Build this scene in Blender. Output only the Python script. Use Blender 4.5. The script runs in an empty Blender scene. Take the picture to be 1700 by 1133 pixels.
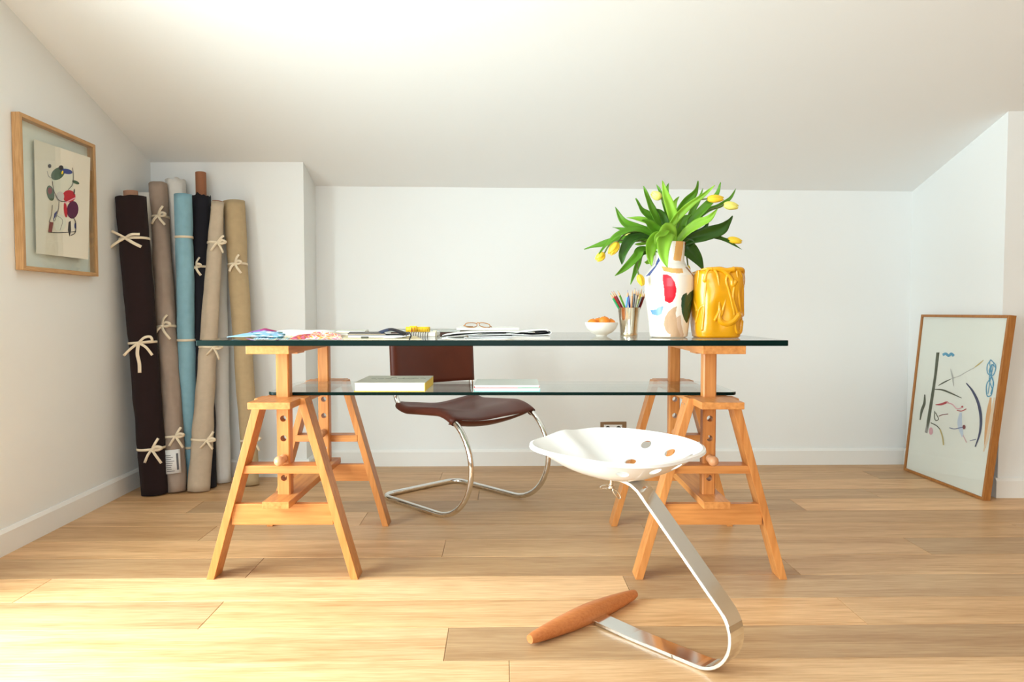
import bpy, bmesh, math, random
from mathutils import Vector, Matrix, noise
R = random.Random(7)
S = bpy.context.scene
COL = S.collection
PI = math.pi

# ---------------------------------------------------------------- camera
H = 0.84; F = 1200.0; PITCH = math.radians(2.5)
cam = bpy.data.cameras.new('camera'); cam.sensor_width = 36; cam.lens = F/1700*36
camo = bpy.data.objects.new('camera', cam); COL.objects.link(camo)
camo.location = (0, 0, H); camo.rotation_euler = (PI/2-PITCH, 0, 0)
cam.clip_start = 0.05
S.camera = camo
# ---------------------------------------------------------------- world, light, exposure
S.view_settings.view_transform = 'Standard'; S.view_settings.look = 'None'
S.view_settings.gamma = 1; S.view_settings.use_curve_mapping = False
S.view_settings.exposure = 0.0
W = bpy.data.worlds.new('world'); S.world = W; W.use_nodes = True
W.node_tree.nodes['Background'].inputs[0].default_value = (0.75, 0.87, 1, 1)
W.node_tree.nodes['Background'].inputs[1].default_value = 1.0
def area(name, loc, rot, sx, sy, power, col):
    l = bpy.data.lights.new(name, 'AREA'); l.shape = 'RECTANGLE'; l.size = sx; l.size_y = sy
    l.energy = power; l.color = col
    o = bpy.data.objects.new(name, l); COL.objects.link(o); o.location = loc; o.rotation_euler = rot
    return o
area('window_daylight', (-2.25, 0.95, 1.15), (0, -PI/2, 0), 2.4, 2.6, 400, (0.88, 0.94, 1.0))
area('rear_window_daylight', (-0.3, -2.85, 1.35), (PI/2, 0, 0), 2.3, 1.6, 68, (0.95, 0.975, 1.0))

# ---------------------------------------------------------------- pixel -> place helpers
sp, cp = math.sin(PITCH), math.cos(PITCH)
def ray(px, py):
    v = py-566.5
    return Vector((px-850, F*cp - v*sp, -(v*cp + F*sp)))
def onz(px, py, z):          # the place at height z
    d = ray(px, py); t = (z-H)/d.z
    return Vector((d.x*t, d.y*t, z))
def ony(px, py, Y):          # the place at depth Y
    d = ray(px, py); t = Y/d.y
    return Vector((d.x*t, Y, H+d.z*t))
def onplane(px, py, p0, n):
    d = ray(px, py); o = Vector((0, 0, H))
    t = (p0-o).dot(n)/d.dot(n)
    return o+d*t

# ---------------------------------------------------------------- materials
MATS = {}
def nodes(m):
    nt = m.node_tree
    return nt, nt.nodes, nt.links
def mat(name, col, rough=0.6, metal=0.0, spec=0.5, bump=0.0, bscale=200, var=0.0, vscale=6, coat=0, stretch=(1,1,1), sheen=0):
    if name in MATS: return MATS[name]
    m = bpy.data.materials.new(name); m.use_nodes = True
    nt, N, L = nodes(m); b = N['Principled BSDF']
    b.inputs['Base Color'].default_value = (*col, 1); b.inputs['Roughness'].default_value = rough
    b.inputs['Metallic'].default_value = metal; b.inputs['Specular IOR Level'].default_value = spec
    b.inputs['Coat Weight'].default_value = coat; b.inputs['Coat Roughness'].default_value = 0.06
    if sheen: b.inputs['Sheen Weight'].default_value = sheen
    tc = N.new('ShaderNodeTexCoord'); mp = N.new('ShaderNodeMapping'); L.new(tc.outputs['Object'], mp.inputs[0])
    mp.inputs['Scale'].default_value = stretch
    if var:
        n = N.new('ShaderNodeTexNoise'); n.inputs['Scale'].default_value = vscale; n.inputs['Detail'].default_value = 5
        L.new(mp.outputs[0], n.inputs[0])
        mx = N.new('ShaderNodeMix'); mx.data_type = 'RGBA'
        L.new(n.outputs[0], mx.inputs[0])
        mx.inputs[6].default_value = (*[c*(1-var) for c in col], 1); mx.inputs[7].default_value = (*[min(1, c*(1+var)) for c in col], 1)
        L.new(mx.outputs[2], b.inputs['Base Color'])
    if bump:
        n2 = N.new('ShaderNodeTexNoise'); n2.inputs['Scale'].default_value = bscale; n2.inputs['Detail'].default_value = 4
        L.new(mp.outputs[0], n2.inputs[0])
        bp = N.new('ShaderNodeBump'); bp.inputs['Strength'].default_value = bump; bp.inputs['Distance'].default_value = 0.002
        L.new(n2.outputs[0], bp.inputs['Height']); L.new(bp.outputs[0], b.inputs['Normal'])
    MATS[name] = m
    return m
def woodmat(name, c1, c2, rough=0.4, axis=0, scale=5, per_object=False, rings=0.35, spec=0.4):
    m = bpy.data.materials.new(name); m.use_nodes = True
    nt, N, L = nodes(m); b = N['Principled BSDF']
    tc = N.new('ShaderNodeTexCoord'); mp = N.new('ShaderNodeMapping')
    sc = [14, 14, 14]; sc[axis] = 0.9
    mp.inputs['Scale'].default_value = sc
    add = N.new('ShaderNodeVectorMath'); add.operation = 'ADD'
    oi = N.new('ShaderNodeObjectInfo')
    mul = N.new('ShaderNodeMath'); mul.operation = 'MULTIPLY'; mul.inputs[1].default_value = 37.0
    L.new(oi.outputs['Random'], mul.inputs[0])
    L.new(tc.outputs['Object'], add.inputs[0]); L.new(mul.outputs[0], add.inputs[1]); L.new(add.outputs[0], mp.inputs[0])
    n = N.new('ShaderNodeTexNoise'); n.inputs['Scale'].default_value = scale*0.3; n.inputs['Detail'].default_value = 8; n.inputs['Roughness'].default_value = 0.62
    n.inputs['Distortion'].default_value = 0.6
    L.new(mp.outputs[0], n.inputs[0])
    n2 = N.new('ShaderNodeTexNoise'); n2.inputs['Scale'].default_value = scale*3; n2.inputs['Detail'].default_value = 6
    L.new(mp.outputs[0], n2.inputs[0])
    mm = N.new('ShaderNodeMix'); mm.data_type = 'FLOAT'; mm.inputs[0].default_value = rings
    L.new(n.outputs[0], mm.inputs[2]); L.new(n2.outputs[0], mm.inputs[3])
    cr = N.new('ShaderNodeValToRGB'); L.new(mm.outputs[0], cr.inputs[0])
    cr.color_ramp.elements[0].position = 0.34; cr.color_ramp.elements[0].color = (*c1, 1)
    cr.color_ramp.elements[1].position = 0.62; cr.color_ramp.elements[1].color = (*c2, 1)
    if per_object:
        mx = N.new('ShaderNodeMix'); mx.data_type = 'RGBA'; mx.blend_type = 'MULTIPLY'; mx.inputs[0].default_value = 1
        L.new(cr.outputs[0], mx.inputs[6]); L.new(oi.outputs['Color'], mx.inputs[7]); L.new(mx.outputs[2], b.inputs['Base Color'])
    else:
        L.new(cr.outputs[0], b.inputs['Base Color'])
    b.inputs['Roughness'].default_value = rough; b.inputs['Specular IOR Level'].default_value = spec
    bp = N.new('ShaderNodeBump'); bp.inputs['Strength'].default_value = 0.12; bp.inputs['Distance'].default_value = 0.001
    L.new(n2.outputs[0], bp.inputs['Height']); L.new(bp.outputs[0], b.inputs['Normal'])
    MATS[name] = m
    return m
def glassmat(name, tint, spec_ior=1.5):
    m = bpy.data.materials.new(name); m.use_nodes = True
    nt, N, L = nodes(m); N.remove(N['Principled BSDF']); out = N['Material Output']
    t = N.new('ShaderNodeBsdfTransparent'); t.inputs[0].default_value = (*tint, 1)
    g = N.new('ShaderNodeBsdfGlossy'); g.inputs['Roughness'].default_value = 0.01
    f = N.new('ShaderNodeFresnel'); ge = N.new('ShaderNodeNewGeometry'); io = N.new('ShaderNodeMapRange')   # thin sheet: same reflectance from inside
    io.inputs['To Min'].default_value = spec_ior; io.inputs['To Max'].default_value = 1/spec_ior
    L.new(ge.outputs['Backfacing'], io.inputs['Value']); L.new(io.outputs[0], f.inputs[0])
    x = N.new('ShaderNodeMixShader'); L.new(f.outputs[0], x.inputs[0]); L.new(t.outputs[0], x.inputs[1]); L.new(g.outputs[0], x.inputs[2])
    L.new(x.outputs[0], out.inputs[0]); MATS[name] = m
    return m

WALL = mat('white_wall_paint', (0.855, 0.877, 0.868), 0.85, bump=0.12, bscale=260, spec=0.2)
CEIL = mat('ceiling_paint', (0.885, 0.905, 0.900), 0.9, bump=0.1, bscale=240, spec=0.2)
BASEB = mat('baseboard_paint', (0.86, 0.86, 0.83), 0.5, bump=0.03, bscale=60)
FLOORW = woodmat('oak_plank', (0.46, 0.235, 0.095), (0.74, 0.475, 0.25), rough=0.42, axis=0, scale=4, per_object=True, rings=0.4)
GAP = mat('floor_joint', (0.16, 0.085, 0.035), 0.9)
BEECH = woodmat('beech_long', (0.48, 0.165, 0.038), (0.69, 0.295, 0.085), rough=0.38, axis=2, scale=2.5, rings=0.5)
BEECHY = woodmat('beech_deep', (0.48, 0.165, 0.038), (0.69, 0.295, 0.085), rough=0.38, axis=1, scale=2.5, rings=0.5)
BEECHX = woodmat('beech_cross', (0.48, 0.165, 0.038), (0.69, 0.295, 0.085), rough=0.38, axis=0, scale=2.5, rings=0.5)
KNOB = woodmat('beech_turned', (0.60, 0.27, 0.12), (0.72, 0.38, 0.20), rough=0.35, axis=1, scale=2)
STOOLW = woodmat('red_beech_bar', (0.52, 0.16, 0.045), (0.64, 0.235, 0.075), rough=0.4, axis=0, scale=5, rings=0.6)
OAKFR = woodmat('oak_frame', (0.44, 0.235, 0.09), (0.62, 0.37, 0.17), rough=0.5, axis=2, scale=6, rings=0.7)
OAKFY = woodmat('oak_frame_y', (0.44, 0.235, 0.09), (0.62, 0.37, 0.17), rough=0.5, axis=1, scale=6, rings=0.7)
BRNFR = woodmat('brown_frame', (0.33, 0.12, 0.025), (0.47, 0.20, 0.05), rough=0.5, axis=2, scale=6, rings=0.7)
CHROME = mat('chrome', (0.80, 0.80, 0.78), 0.07, metal=1)
STEEL = mat('polished_steel', (0.80, 0.79, 0.76), 0.12, metal=1, bump=0.02, bscale=40)
SILVER = mat('silver', (0.92, 0.86, 0.74), 0.16, metal=1, bump=0.25, bscale=45)
GLASS = glassmat('clear_glass', (0.93, 0.97, 0.95))
PGLASS = glassmat('picture_glass', (0.98, 0.99, 0.985), 1.35)
GEDGE = mat('green_glass_edge', (0.001, 0.012, 0.010), 0.25, spec=0.12)
nt, N, L = nodes(GEDGE); ge = N.new('ShaderNodeNewGeometry'); tt_ = N.new('ShaderNodeBsdfTransparent'); mx = N.new('ShaderNodeMixShader')   # an edge met from inside the slab is not seen
L.new(ge.outputs['Backfacing'], mx.inputs[0]); L.new(N['Principled BSDF'].outputs[0], mx.inputs[1]); L.new(tt_.outputs[0], mx.inputs[2]); L.new(mx.outputs[0], N['Material Output'].inputs[0])
LEATH = mat('brown_leather', (0.105, 0.019, 0.008), 0.42, bump=0.25, bscale=500, var=0.2, vscale=12)
WHITEP = mat('white_enamel', (0.92, 0.915, 0.90), 0.22, coat=0.3)
PAPER = mat('paper_white', (0.80, 0.80, 0.79), 0.8, bump=0.03)
CREAM = mat('cream_cotton_tape', (0.86, 0.74, 0.55), 0.9, bump=0.2, bscale=900)

# ---------------------------------------------------------------- object helpers
def worldloc(o):
    v = Vector((0, 0, 0))
    while o: v += o.location; o = o.parent
    return v
def tag(o, label=None, cat=None, group=None, kind=None):
    if label: o['label'] = label
    if cat: o['category'] = cat
    if group: o['group'] = group
    if kind: o['kind'] = kind
    return o
def thing(name, loc, label, cat, group=None):
    o = bpy.data.objects.new(name, None); COL.objects.link(o); o.location = loc; o.empty_display_size = 0.05
    return tag(o, label, cat, group)
class MB:
    def __init__(s): s.v = []; s.f = []; s.mi = []; s.cur = 0
    def add(s, vs, fs):
        n = len(s.v); s.v += [Vector(v) for v in vs]
        for f in fs: s.f.append([i+n for i in f]); s.mi.append(s.cur)
    def box(s, x0, x1, y0, y1, z0, z1, M=None):
        vs = [Vector((x, y, z)) for z in (z0, z1) for y in (y0, y1) for x in (x0, x1)]
        if M: vs = [M @ v for v in vs]
        s.add(vs, [(0,2,3,1),(4,5,7,6),(0,1,5,4),(2,6,7,3),(0,4,6,2),(1,3,7,5)])
    def prism(s, poly, ext):              # planar polygon swept by a vector
        n = len(poly); e = Vector(ext); p = [Vector(q) for q in poly]
        s.add(p+[q+e for q in p], [list(range(n))[::-1], list(range(n, 2*n))]+[(i, (i+1) % n, n+(i+1) % n, n+i) for i in range(n)])
    def tube(s, pts, r, sides=12, cap=True, flat=None):
        pts = [Vector(p) for p in pts]; n = len(pts); vs = []; up = None
        for i, p in enumerate(pts):
            t = (pts[min(i+1, n-1)]-pts[max(i-1, 0)]).normalized()
            if up is None:
                a = Vector((0, 0, 1)) if abs(t.z) < 0.9 else Vector((1, 0, 0)); up = a.cross(t).normalized()
            up = (up - t*up.dot(t)).normalized(); w = t.cross(up)
            rr = r[i] if isinstance(r, (list, tuple)) else r
            for k in range(sides):
                an = 2*PI*k/sides; vs.append(p+(up*math.cos(an)+w*math.sin(an))*rr)
        fs = [(i*sides+k, i*sides+(k+1) % sides, (i+1)*sides+(k+1) % sides, (i+1)*sides+k) for i in range(n-1) for k in range(sides)]
        if cap: fs += [list(range(sides))[::-1], list(range((n-1)*sides, n*sides))]
        s.add(vs, fs)
    def lathe(s, prof, c=(0, 0, 0), seg=32, M=None, close=False, shape=None):
        c = Vector(c); vs = []; n = len(prof)
        for (r, z) in prof:
            for k in range(seg):
                a = 2*PI*k/seg; q = shape(a) if shape else 1
                v = Vector((r*q*math.cos(a), r*q*math.sin(a), z))
                vs.append((M @ v if M else v)+c)
        fs = [(i*seg+k, i*seg+(k+1) % seg, (i+1)*seg+(k+1) % seg, (i+1)*seg+k) for i in range(n-1) for k in range(seg)]
        fs += [list(range(seg))[::-1], list(range((n-1)*seg, n*seg))]
        s.add(vs, fs)
    def grid(s, P, nu, nv):               # P[i][j]
        vs = [P[i][j] for i in range(nu) for j in range(nv)]
        s.add(vs, [(i*nv+j, (i+1)*nv+j, (i+1)*nv+j+1, i*nv+j+1) for i in range(nu-1) for j in range(nv-1)])
    def build(s, name, mats, parent=None, smooth=False, bevel=0, bseg=2, solid=0, kind=None, label=None, sub=0, auto=True):
        o_ = worldloc(parent) if parent else Vector((0, 0, 0))
        me = bpy.data.meshes.new(name); me.from_pydata([v-o_ for v in s.v], [], s.f)
        mats = mats if isinstance(mats, (list, tuple)) else [mats]
        for m in mats: me.materials.append(m)
        if len(mats) > 1: me.polygons.foreach_set('material_index', s.mi)
        bm = bmesh.new(); bm.from_mesh(me); bmesh.ops.recalc_face_normals(bm, faces=bm.faces)
        if bevel:
            bmesh.ops.bevel(bm, geom=[e for e in bm.edges if e.is_manifold and e.calc_face_angle(0) > 0.6], offset=bevel, segments=bseg, affect='EDGES', profile=0.5)
        bm.to_mesh(me); bm.free()
        if smooth and not bevel:
            me.polygons.foreach_set('use_smooth', [True]*len(me.polygons))
            if auto: me.set_sharp_from_angle(angle=math.radians(50))
        me.update()
        o = bpy.data.objects.new(name, me); COL.objects.link(o); o.parent = parent
        if solid:
            md = o.modifiers.new('thickness', 'SOLIDIFY'); md.thickness = solid; md.offset = 0
        if sub:
            md = o.modifiers.new('smooth', 'SUBSURF'); md.levels = sub; md.render_levels = sub
        return tag(o, label, kind=kind)
def boolean(o, cutter_mb):
    c = cutter_mb.build('cutter', MATS['white_wall_paint'])
    par = o.parent
    c.location = -worldloc(par) if par else (0, 0, 0)
    # evaluate both in the same local space
    ploc = o.parent; o.parent = None
    md = o.modifiers.new('cut', 'BOOLEAN'); md.operation = 'DIFFERENCE'; md.object = c; md.solver = 'EXACT'
    bpy.context.view_layer.update()
    dg = bpy.context.evaluated_depsgraph_get()
    me = bpy.data.meshes.new_from_object(o.evaluated_get(dg))
    o.modifiers.clear(); old = o.data; o.data = me; me.name = old.name
    o.parent = ploc
    bpy.data.objects.remove(c)
    return o
def catmull(P, n=8):
    P = [Vector(p) for p in P]; Q = [P[0]*2-P[1]]+P+[P[-1]*2-P[-2]]; out = []
    for i in range(1, len(Q)-2):
        a, b, c, d = Q[i-1:i+3]
        for k in range(n):
            t = k/n
            out.append(0.5*((2*b)+(c-a)*t+(2*a-5*b+4*c-d)*t*t+(3*b-a-3*c+d)*t**3))
    out.append(P[-1]); return out
def copy_tree(root):
    def cp_(o, par):
        c = o.copy(); COL.objects.link(c); c.parent = par
        for ch in [x for x in list(bpy.data.objects) if x.parent == o]: cp_(ch, c)
        return c
    return cp_(root, None)

# ================================================================= ROOM
YB_L, YB_R = 3.84, 3.90                       # rear wall, left and right end
XPL = -1.030                                  # return of the left pier
LW = lambda y: -1.745-0.0325*(y-2.42)         # left wall
CZ = lambda x, y: 1.487+(0.3175+0.006*(x+1.0))*(3.85-y)   # sloping ceiling
YP = 3.60; YR = 3.20; XR_F, XR_N = 2.137, 2.170; XRR = 3.3; YN = -3.0
def wall(name, poly, ext, m=WALL):
    b = MB(); b.prism(poly, ext); return b.build(name, m, kind='structure')
# rear wall, pier, left wall with window opening, right walls
def vquad(a, b): return [(a[0], a[1], -0.03), (b[0], b[1], -0.03), (b[0], b[1], CZ(*b)+0.01), (a[0], a[1], CZ(*a)+0.01)]
wall('wall_back', vquad((XPL-0.1, YB_L), (XR_F+0.1, YB_R)), (0, 0.1, 0))
b = MB(); c1 = (LW(YP)-0.06, YP); c2 = (XPL, YP); c3 = (XPL-0.008, YB_L+0.05); c4 = (LW(YP)-0.06, YB_L+0.05)
n = len(b.v); P = [c1, c2, c3, c4]
b.add([(p[0], p[1], -0.03) for p in P]+[(p[0], p[1], CZ(*p)+0.01) for p in P], [(3,2,1,0),(4,5,6,7)]+[(i, (i+1) % 4, 4+(i+1) % 4, 4+i) for i in range(4)])
b.build('wall_pier', WALL, kind='structure')
b = MB(); c1 = (XR_N, YR); c2 = (XRR+0.1, YR+0.0); c3 = (XRR+0.1, YB_R+0.1); c4 = (XR_F, YB_R+0.1); P = [c1, c2, c3, c4]
b.add([(p[0], p[1], -0.03) for p in P]+[(p[0], p[1], CZ(*p)+0.01) for p in P], [(3,2,1,0),(4,5,6,7)]+[(i, (i+1) % 4, 4+(i+1) % 4, 4+i) for i in range(4)])
b.build('wall_right', WALL, kind='structure')
YRID = -0.4
def cz2(y): return CZ(0, y) if y > YRID else CZ(0, YRID)-0.3175*(YRID-y)
b = MB()
def lw(y0, y1, z0, z1a, z1b):
    x0, x1 = LW(y0), LW(y1)
    b.add([(x0, y0, z0), (x1, y1, z0), (x1, y1, z1b), (x0, y0, z1a), (x0-0.22, y0, z0), (x1-0.22, y1, z0), (x1-0.22, y1, z1b), (x0-0.22, y0, z1a)],
          [(0,1,2,3),(7,6,5,4),(0,4,5,1),(1,5,6,2),(2,6,7,3),(3,7,4,0)])
WY0, WY1, WZ0, WZ1 = 0.1, 1.95, 0.08, 1.66
lw(WY1, YB_L+0.1, -0.03, cz2(WY1)+0.05, CZ(-1.8, YB_L)+0.05)
lw(WY0, WY1, -0.03, WZ0, WZ0); lw(WY0, WY1, WZ1, cz2(WY0)+0.05, cz2(WY1)+0.05)
lw(YRID, WY0, -0.03, cz2(YRID)+0.05, cz2(WY0)+0.05); lw(YN, YRID, -0.03, cz2(YN)+0.05, cz2(YRID)+0.05)
b.build('wall_left', WALL, kind='structure')
# window frame in the left wall (out of frame) with glass
b = MB(); xa = LW(1)-0.20
for y in (WY0, (WY0+WY1)/2-0.02, WY1-0.04): b.box(xa, xa+0.06, y, y+0.04, WZ0, WZ1)
for z in (WZ0, WZ1-0.04): b.box(xa, xa+0.06, WY0, WY1, z, z+0.04)
wf = b.build('window_1', BASEB, kind='structure')
b = MB(); b.box(xa+0.025, xa+0.031, WY0+0.04, WY1-0.04, WZ0+0.04, WZ1-0.04); b.build('pane', GLASS, wf)
# right-hand side of the room and the wall behind the camera
b = MB(); b.prism([(XRR, YN, -0.03), (XRR, YR+0.05, -0.03), (XRR, YR+0.05, CZ(XRR, YR)+0.1), (XRR, YRID, cz2(YRID)+0.2), (XRR, YN, cz2(YN)+0.1)], (0.1, 0, 0))
WARMW = mat('warm_bounce_tone', (0.58, 0.40, 0.25), 0.9)  # tone of the unseen walls, chosen to cut and warm the bounced light
b.build('wall_far_right', WARMW, kind='structure')
b = MB()
for x0, x1, z0, z1 in ((-1.9, -1.5, -0.03, 2.4), (2.1, 3.4, -0.03, 2.4), (-1.5, 2.1, -0.03, 0.5), (-1.5, 2.1, 2.2, 2.4)): b.box(x0, x1, YN-0.15, YN, z0, z1)
b.build('wall_front', WARMW, kind='structure')
b = MB()
for x in (-1.5, -0.3, 0.86, 2.05): b.box(x, x+0.05, YN-0.1, YN-0.04, 0.5, 2.2)
for z in (0.5, 2.15): b.box(-1.5, 2.1, YN-0.1, YN-0.04, z, z+0.05)
w2 = b.build('window_2', BASEB, kind='structure')
b = MB(); b.box(-1.45, 2.05, YN-0.075, YN-0.069, 0.55, 2.15); b.build('pane', GLASS, w2)
# ceiling: sloping plane, slightly twisted
b = MB(); nx, ny = 9, 9
P = [[Vector((-2.1+i*5.6/(nx-1), 4.0-j*(4.0-YRID)/(ny-1), 0)) for j in range(ny)] for i in range(nx)]
for row in P:
    for v in row: v.z = CZ(v.x, v.y)
b.grid(P, nx, ny)
zl, zr = CZ(-2.1, YRID), CZ(3.5, YRID)
b.add([(-2.1, YRID, zl), (3.5, YRID, zr), (3.5, YN-0.2, zr-0.85), (-2.1, YN-0.2, zl-0.85)], [(0, 1, 2, 3)])
co = b.build('ceiling', CEIL, kind='structure', smooth=False)
md = co.modifiers.new('thickness', 'SOLIDIFY'); md.thickness = 0.06; md.offset = 1
# make sure thickness goes up
# baseboards
def baseboard(name, a, c, nrm, m=BASEB):
    h, t = 0.088, 0.014
    a = Vector((*a, 0)); c = Vector((*c, 0)); n = Vector((*nrm, 0)).normalized()
    prof = [(0, 0), (t, 0), (t, h-0.012), (t*0.45, h), (0, h)]
    bb = MB(); bb.prism([a+n*p+Vector((0, 0, z)) for p, z in prof], c-a)
    return bb.build(name, m, kind='structure')
baseboard('baseboard_back', (XPL, YB_L+0.002), (XR_F, YB_R-0.001), (0, -1))
baseboard('baseboard_pier', (LW(YP), YP), (XPL+0.014, YP), (0, -1))
baseboard('baseboard_return', (XPL, YP), (XPL-0.007, YB_L), (1, 0))
baseboard('baseboard_left', (LW(YN), YN), (LW(YP), YP), (1, 0.03))
baseboard('baseboard_niche', (XR_F, YB_R), (XR_N, YR-0.0), (-1, 0))
baseboard('baseboard_right', (XR_N-0.014, YR), (XRR, YR), (0, -1))
# ---------------------------------------------------------------- floor of oak planks
b = MB(); b.box(-2.3, 3.6, YN-0.2, 4.1, -0.08, -0.0135); fl = b.build('floor', GAP, kind='structure')
PW = 0.182; YAW = math.radians(0.9); SY0 = 1.696
joints = {-1: [-1.25, 0.755], 0: [0.02, 1.35], 1: [-0.137, 1.75], 2: [-0.797, 0.98], 3: [-1.40, 0.385, 1.9], 4: [-0.80, 0.95], 5: [-0.2, 1.48], 6: [-1.1, 0.55, 2.0],
          7: [-0.55, 1.0], 8: [-1.3, 1.28], 9: [-0.1, 1.7], 10: [-0.9, 0.65], 11: [-0.3, 1.88]}
tones = {(1, 0): 1.12, (1, 1): 0.80, (1, 2): 0.86, (2, 0): 1.0, (2, 1): 1.10, (2, 2): 0.98, (3, 0): 1.12, (3, 1): 1.22, (3, 2): 0.90, (3, 3): 0.95, (4, 0): 0.86, (4, 1): 0.84, (4, 2): 1.0,
         (5, 0): 1.04, (5, 1): 0.98, (5, 2): 0.85, (0, 0): 1.16, (0, 1): 1.04, (0, 2): 0.95, (-1, 0): 1.08, (-1, 1): 1.0, (-1, 2): 0.92, (6, 0): 0.9, (8, 1): 0.88, (8, 2): 1.08, (11, 1): 0.98, (11, 2): 0.8}
cy, sy = math.cos(YAW), math.sin(YAW)
def plank(x0, x1, y0, y1, tone, hue):
    g = 0.0006; ch = 0.0010; L_, W_ = x1-x0, y1-y0
    lo = [(g, g), (L_-g, g), (L_-g, W_-g), (g, W_-g)]; hi = [(g+ch, g+ch), (L_-g-ch, g+ch), (L_-g-ch, W_-g-ch), (g+ch, W_-g-ch)]
    vs = [Vector((p[0], p[1], -0.013)) for p in lo]+[Vector((p[0], p[1], -0.0008)) for p in lo]+[Vector((p[0], p[1], 0)) for p in hi]
    fs = [(3,2,1,0), (8,9,10,11)]+[(i, (i+1) % 4, 4+(i+1) % 4, 4+i) for i in range(4)]+[(4+i, 4+(i+1) % 4, 8+(i+1) % 4, 8+i) for i in range(4)]
    me = bpy.data.meshes.new('plank'); me.from_pydata(vs, [], fs); me.materials.append(FLOORW)
    o = bpy.data.objects.new('plank', me); COL.objects.link(o); o.parent = fl
    o.rotation_euler = (0, 0, YAW)
    o.location = (x0*cy-(y0)*sy, x0*sy+y0*cy, R.uniform(-0.0002, 0.0))
    tone = tone**1.5
    o.color = (tone*(1+hue), tone, tone*(1-hue*1.6), 1)
for k in range(-9, 14):
    y0 = SY0+(k-1)*PW
    js = joints.get(k)
    if js is None:
        js = []; x = R.uniform(-1.7, -0.6)
        while x < 3.3: js.append(x); x += R.uniform(1.2, 2.1)
    xs = [-2.25]+js+[3.5]
    for i in range(len(xs)-1):
        t = tones.get((k, i), R.uniform(0.85, 1.1))
        plank(xs[i], xs[i+1], y0, y0+PW, t, R.uniform(-0.03, 0.04))

# ================================================================= TRESTLES
TX, TY = -0.7145, 2.488
tr = thing('trestle', (TX, TY, 0), 'adjustable beech trestle under the left end of the glass desk', 'trestle', 'beech trestles')
def tb(x0, x1, y0, y1, z0, z1, bev=0.0015, name='x', m=BEECHY):
    b = MB(); b.box(TX+x0, TX+x1, y0, y1, z0, z1); return b.build(name, m, tr, bevel=bev, smooth=True)
FY0, FY1 = 2.212, 2.280; BY0, BY1 = 2.764, 2.832
PF, PBk = 2.266, 2.752
tb(-0.063, 0.063, 2.106, 2.872, 0.7095, 0.7345, name='top_beam')
tb(-0.063, 0.063, 2.112, 2.864, 0.546, 0.567, name='shoulder_board')
tb(-0.0405, 0.0405, 2.160, 2.824, 0.2365, 0.2585, name='lower_board')
def legx(z): return 0.236-(0.236-0.079)*(z/0.56)
for (ya, yb) in ((FY0, FY1), (BY0, BY1)):
    for sx in (-1, 1):
        b = MB()
        zt = 0.5665
        poly = [(TX+sx*legx(0), ya, 0), (TX+sx*legx(zt), ya, zt), (TX+sx*(legx(zt)-0.0245), ya, zt), (TX+sx*(legx(0)-0.0235), ya, 0)]
        b.prism(poly, (0, yb-ya, 0)); b.build('leg', BEECH, tr, bevel=0.0012, smooth=True)
for (ya, yb, nm) in ((2.220, 2.282, 'upper_rail'), (2.762, 2.824, 'upper_rail')):
    h = legx(0.345)-0.02; tb(-h, h, ya, yb, 0.331, 0.356, name=nm, m=BEECHX)
for (ya, yb) in ((2.222, 2.246), (2.796, 2.820)):
    h = legx(0.2)-0.022; tb(-h, h, ya, yb, 0.170, 0.2360, name='lower_rail', m=BEECHX)
for i, yc in enumerate((PF, PBk)):
    x0, x1 = -0.0205, 0.0205; ych = 0.019
    b = MB(); c = 0.004
    xs = [(x0+c, yc-ych), (x1-c, yc-ych), (x1, yc-ych+c), (x1, yc+ych-c), (x1-c, yc+ych), (x0+c, yc+ych), (x0, yc+ych-c), (x0, yc-ych+c)]
    xs = [(TX-0.002+p, q) for p, q in xs]
    b.prism([(p, q, 0.2588) for p, q in xs], (0, 0, 0.7030-0.2588))
    o = b.build('post', BEECH, tr)
    cut = MB()
    for zc in (0.499, 0.4365, 0.374, 0.3115):
        cut.tube([(TX-0.001, yc-0.05, zc), (TX-0.001, yc+0.05, zc)], 0.0098, 20)
    boolean(o, cut)
    tb(-0.052, 0.052, yc-0.038, yc+0.038, 0.7035, 0.7093, bev=0.001, name='post_cap', m=BEECHX)
    b = MB(); px = TX-0.001; s_ = 1
    y_f = yc-ych; prof = [(0.0, -0.062), (0.007, -0.060), (0.0125, -0.055), (0.0158, -0.046), (0.0158, -0.040), (0.0125, -0.032), (0.0085, -0.027), (0.0075, -0.022), (0.0105, -0.015), (0.013, -0.008), (0.013, -0.004), (0.0095, -0.002), (0.0095, 0.03), (0.0095, 0.050)]
    Mx = Matrix.Rotation(-PI/2, 4, 'X')
    b.lathe(prof, (px, y_f, 0.374), 20, Mx); b.build('peg', KNOB, tr, smooth=True)
for (sx, yy) in ((1, 2.25), (-1, 2.25), (1, 2.80), (-1, 2.80)):
    for dy in (-0.014, 0.014):
        b = MB(); x = TX+sx*(legx(0.545)+0.0003); b.tube([(x-sx*0.004, yy+dy, 0.545), (x+sx*0.0006, yy+dy, 0.545)], 0.003, 10)
        b.build('screw', STEEL, tr)
tr2 = copy_tree(tr); tr2.location.x = 0.620
tr2['label'] = 'adjustable beech trestle under the right end of the desk, behind the white stool'

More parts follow.
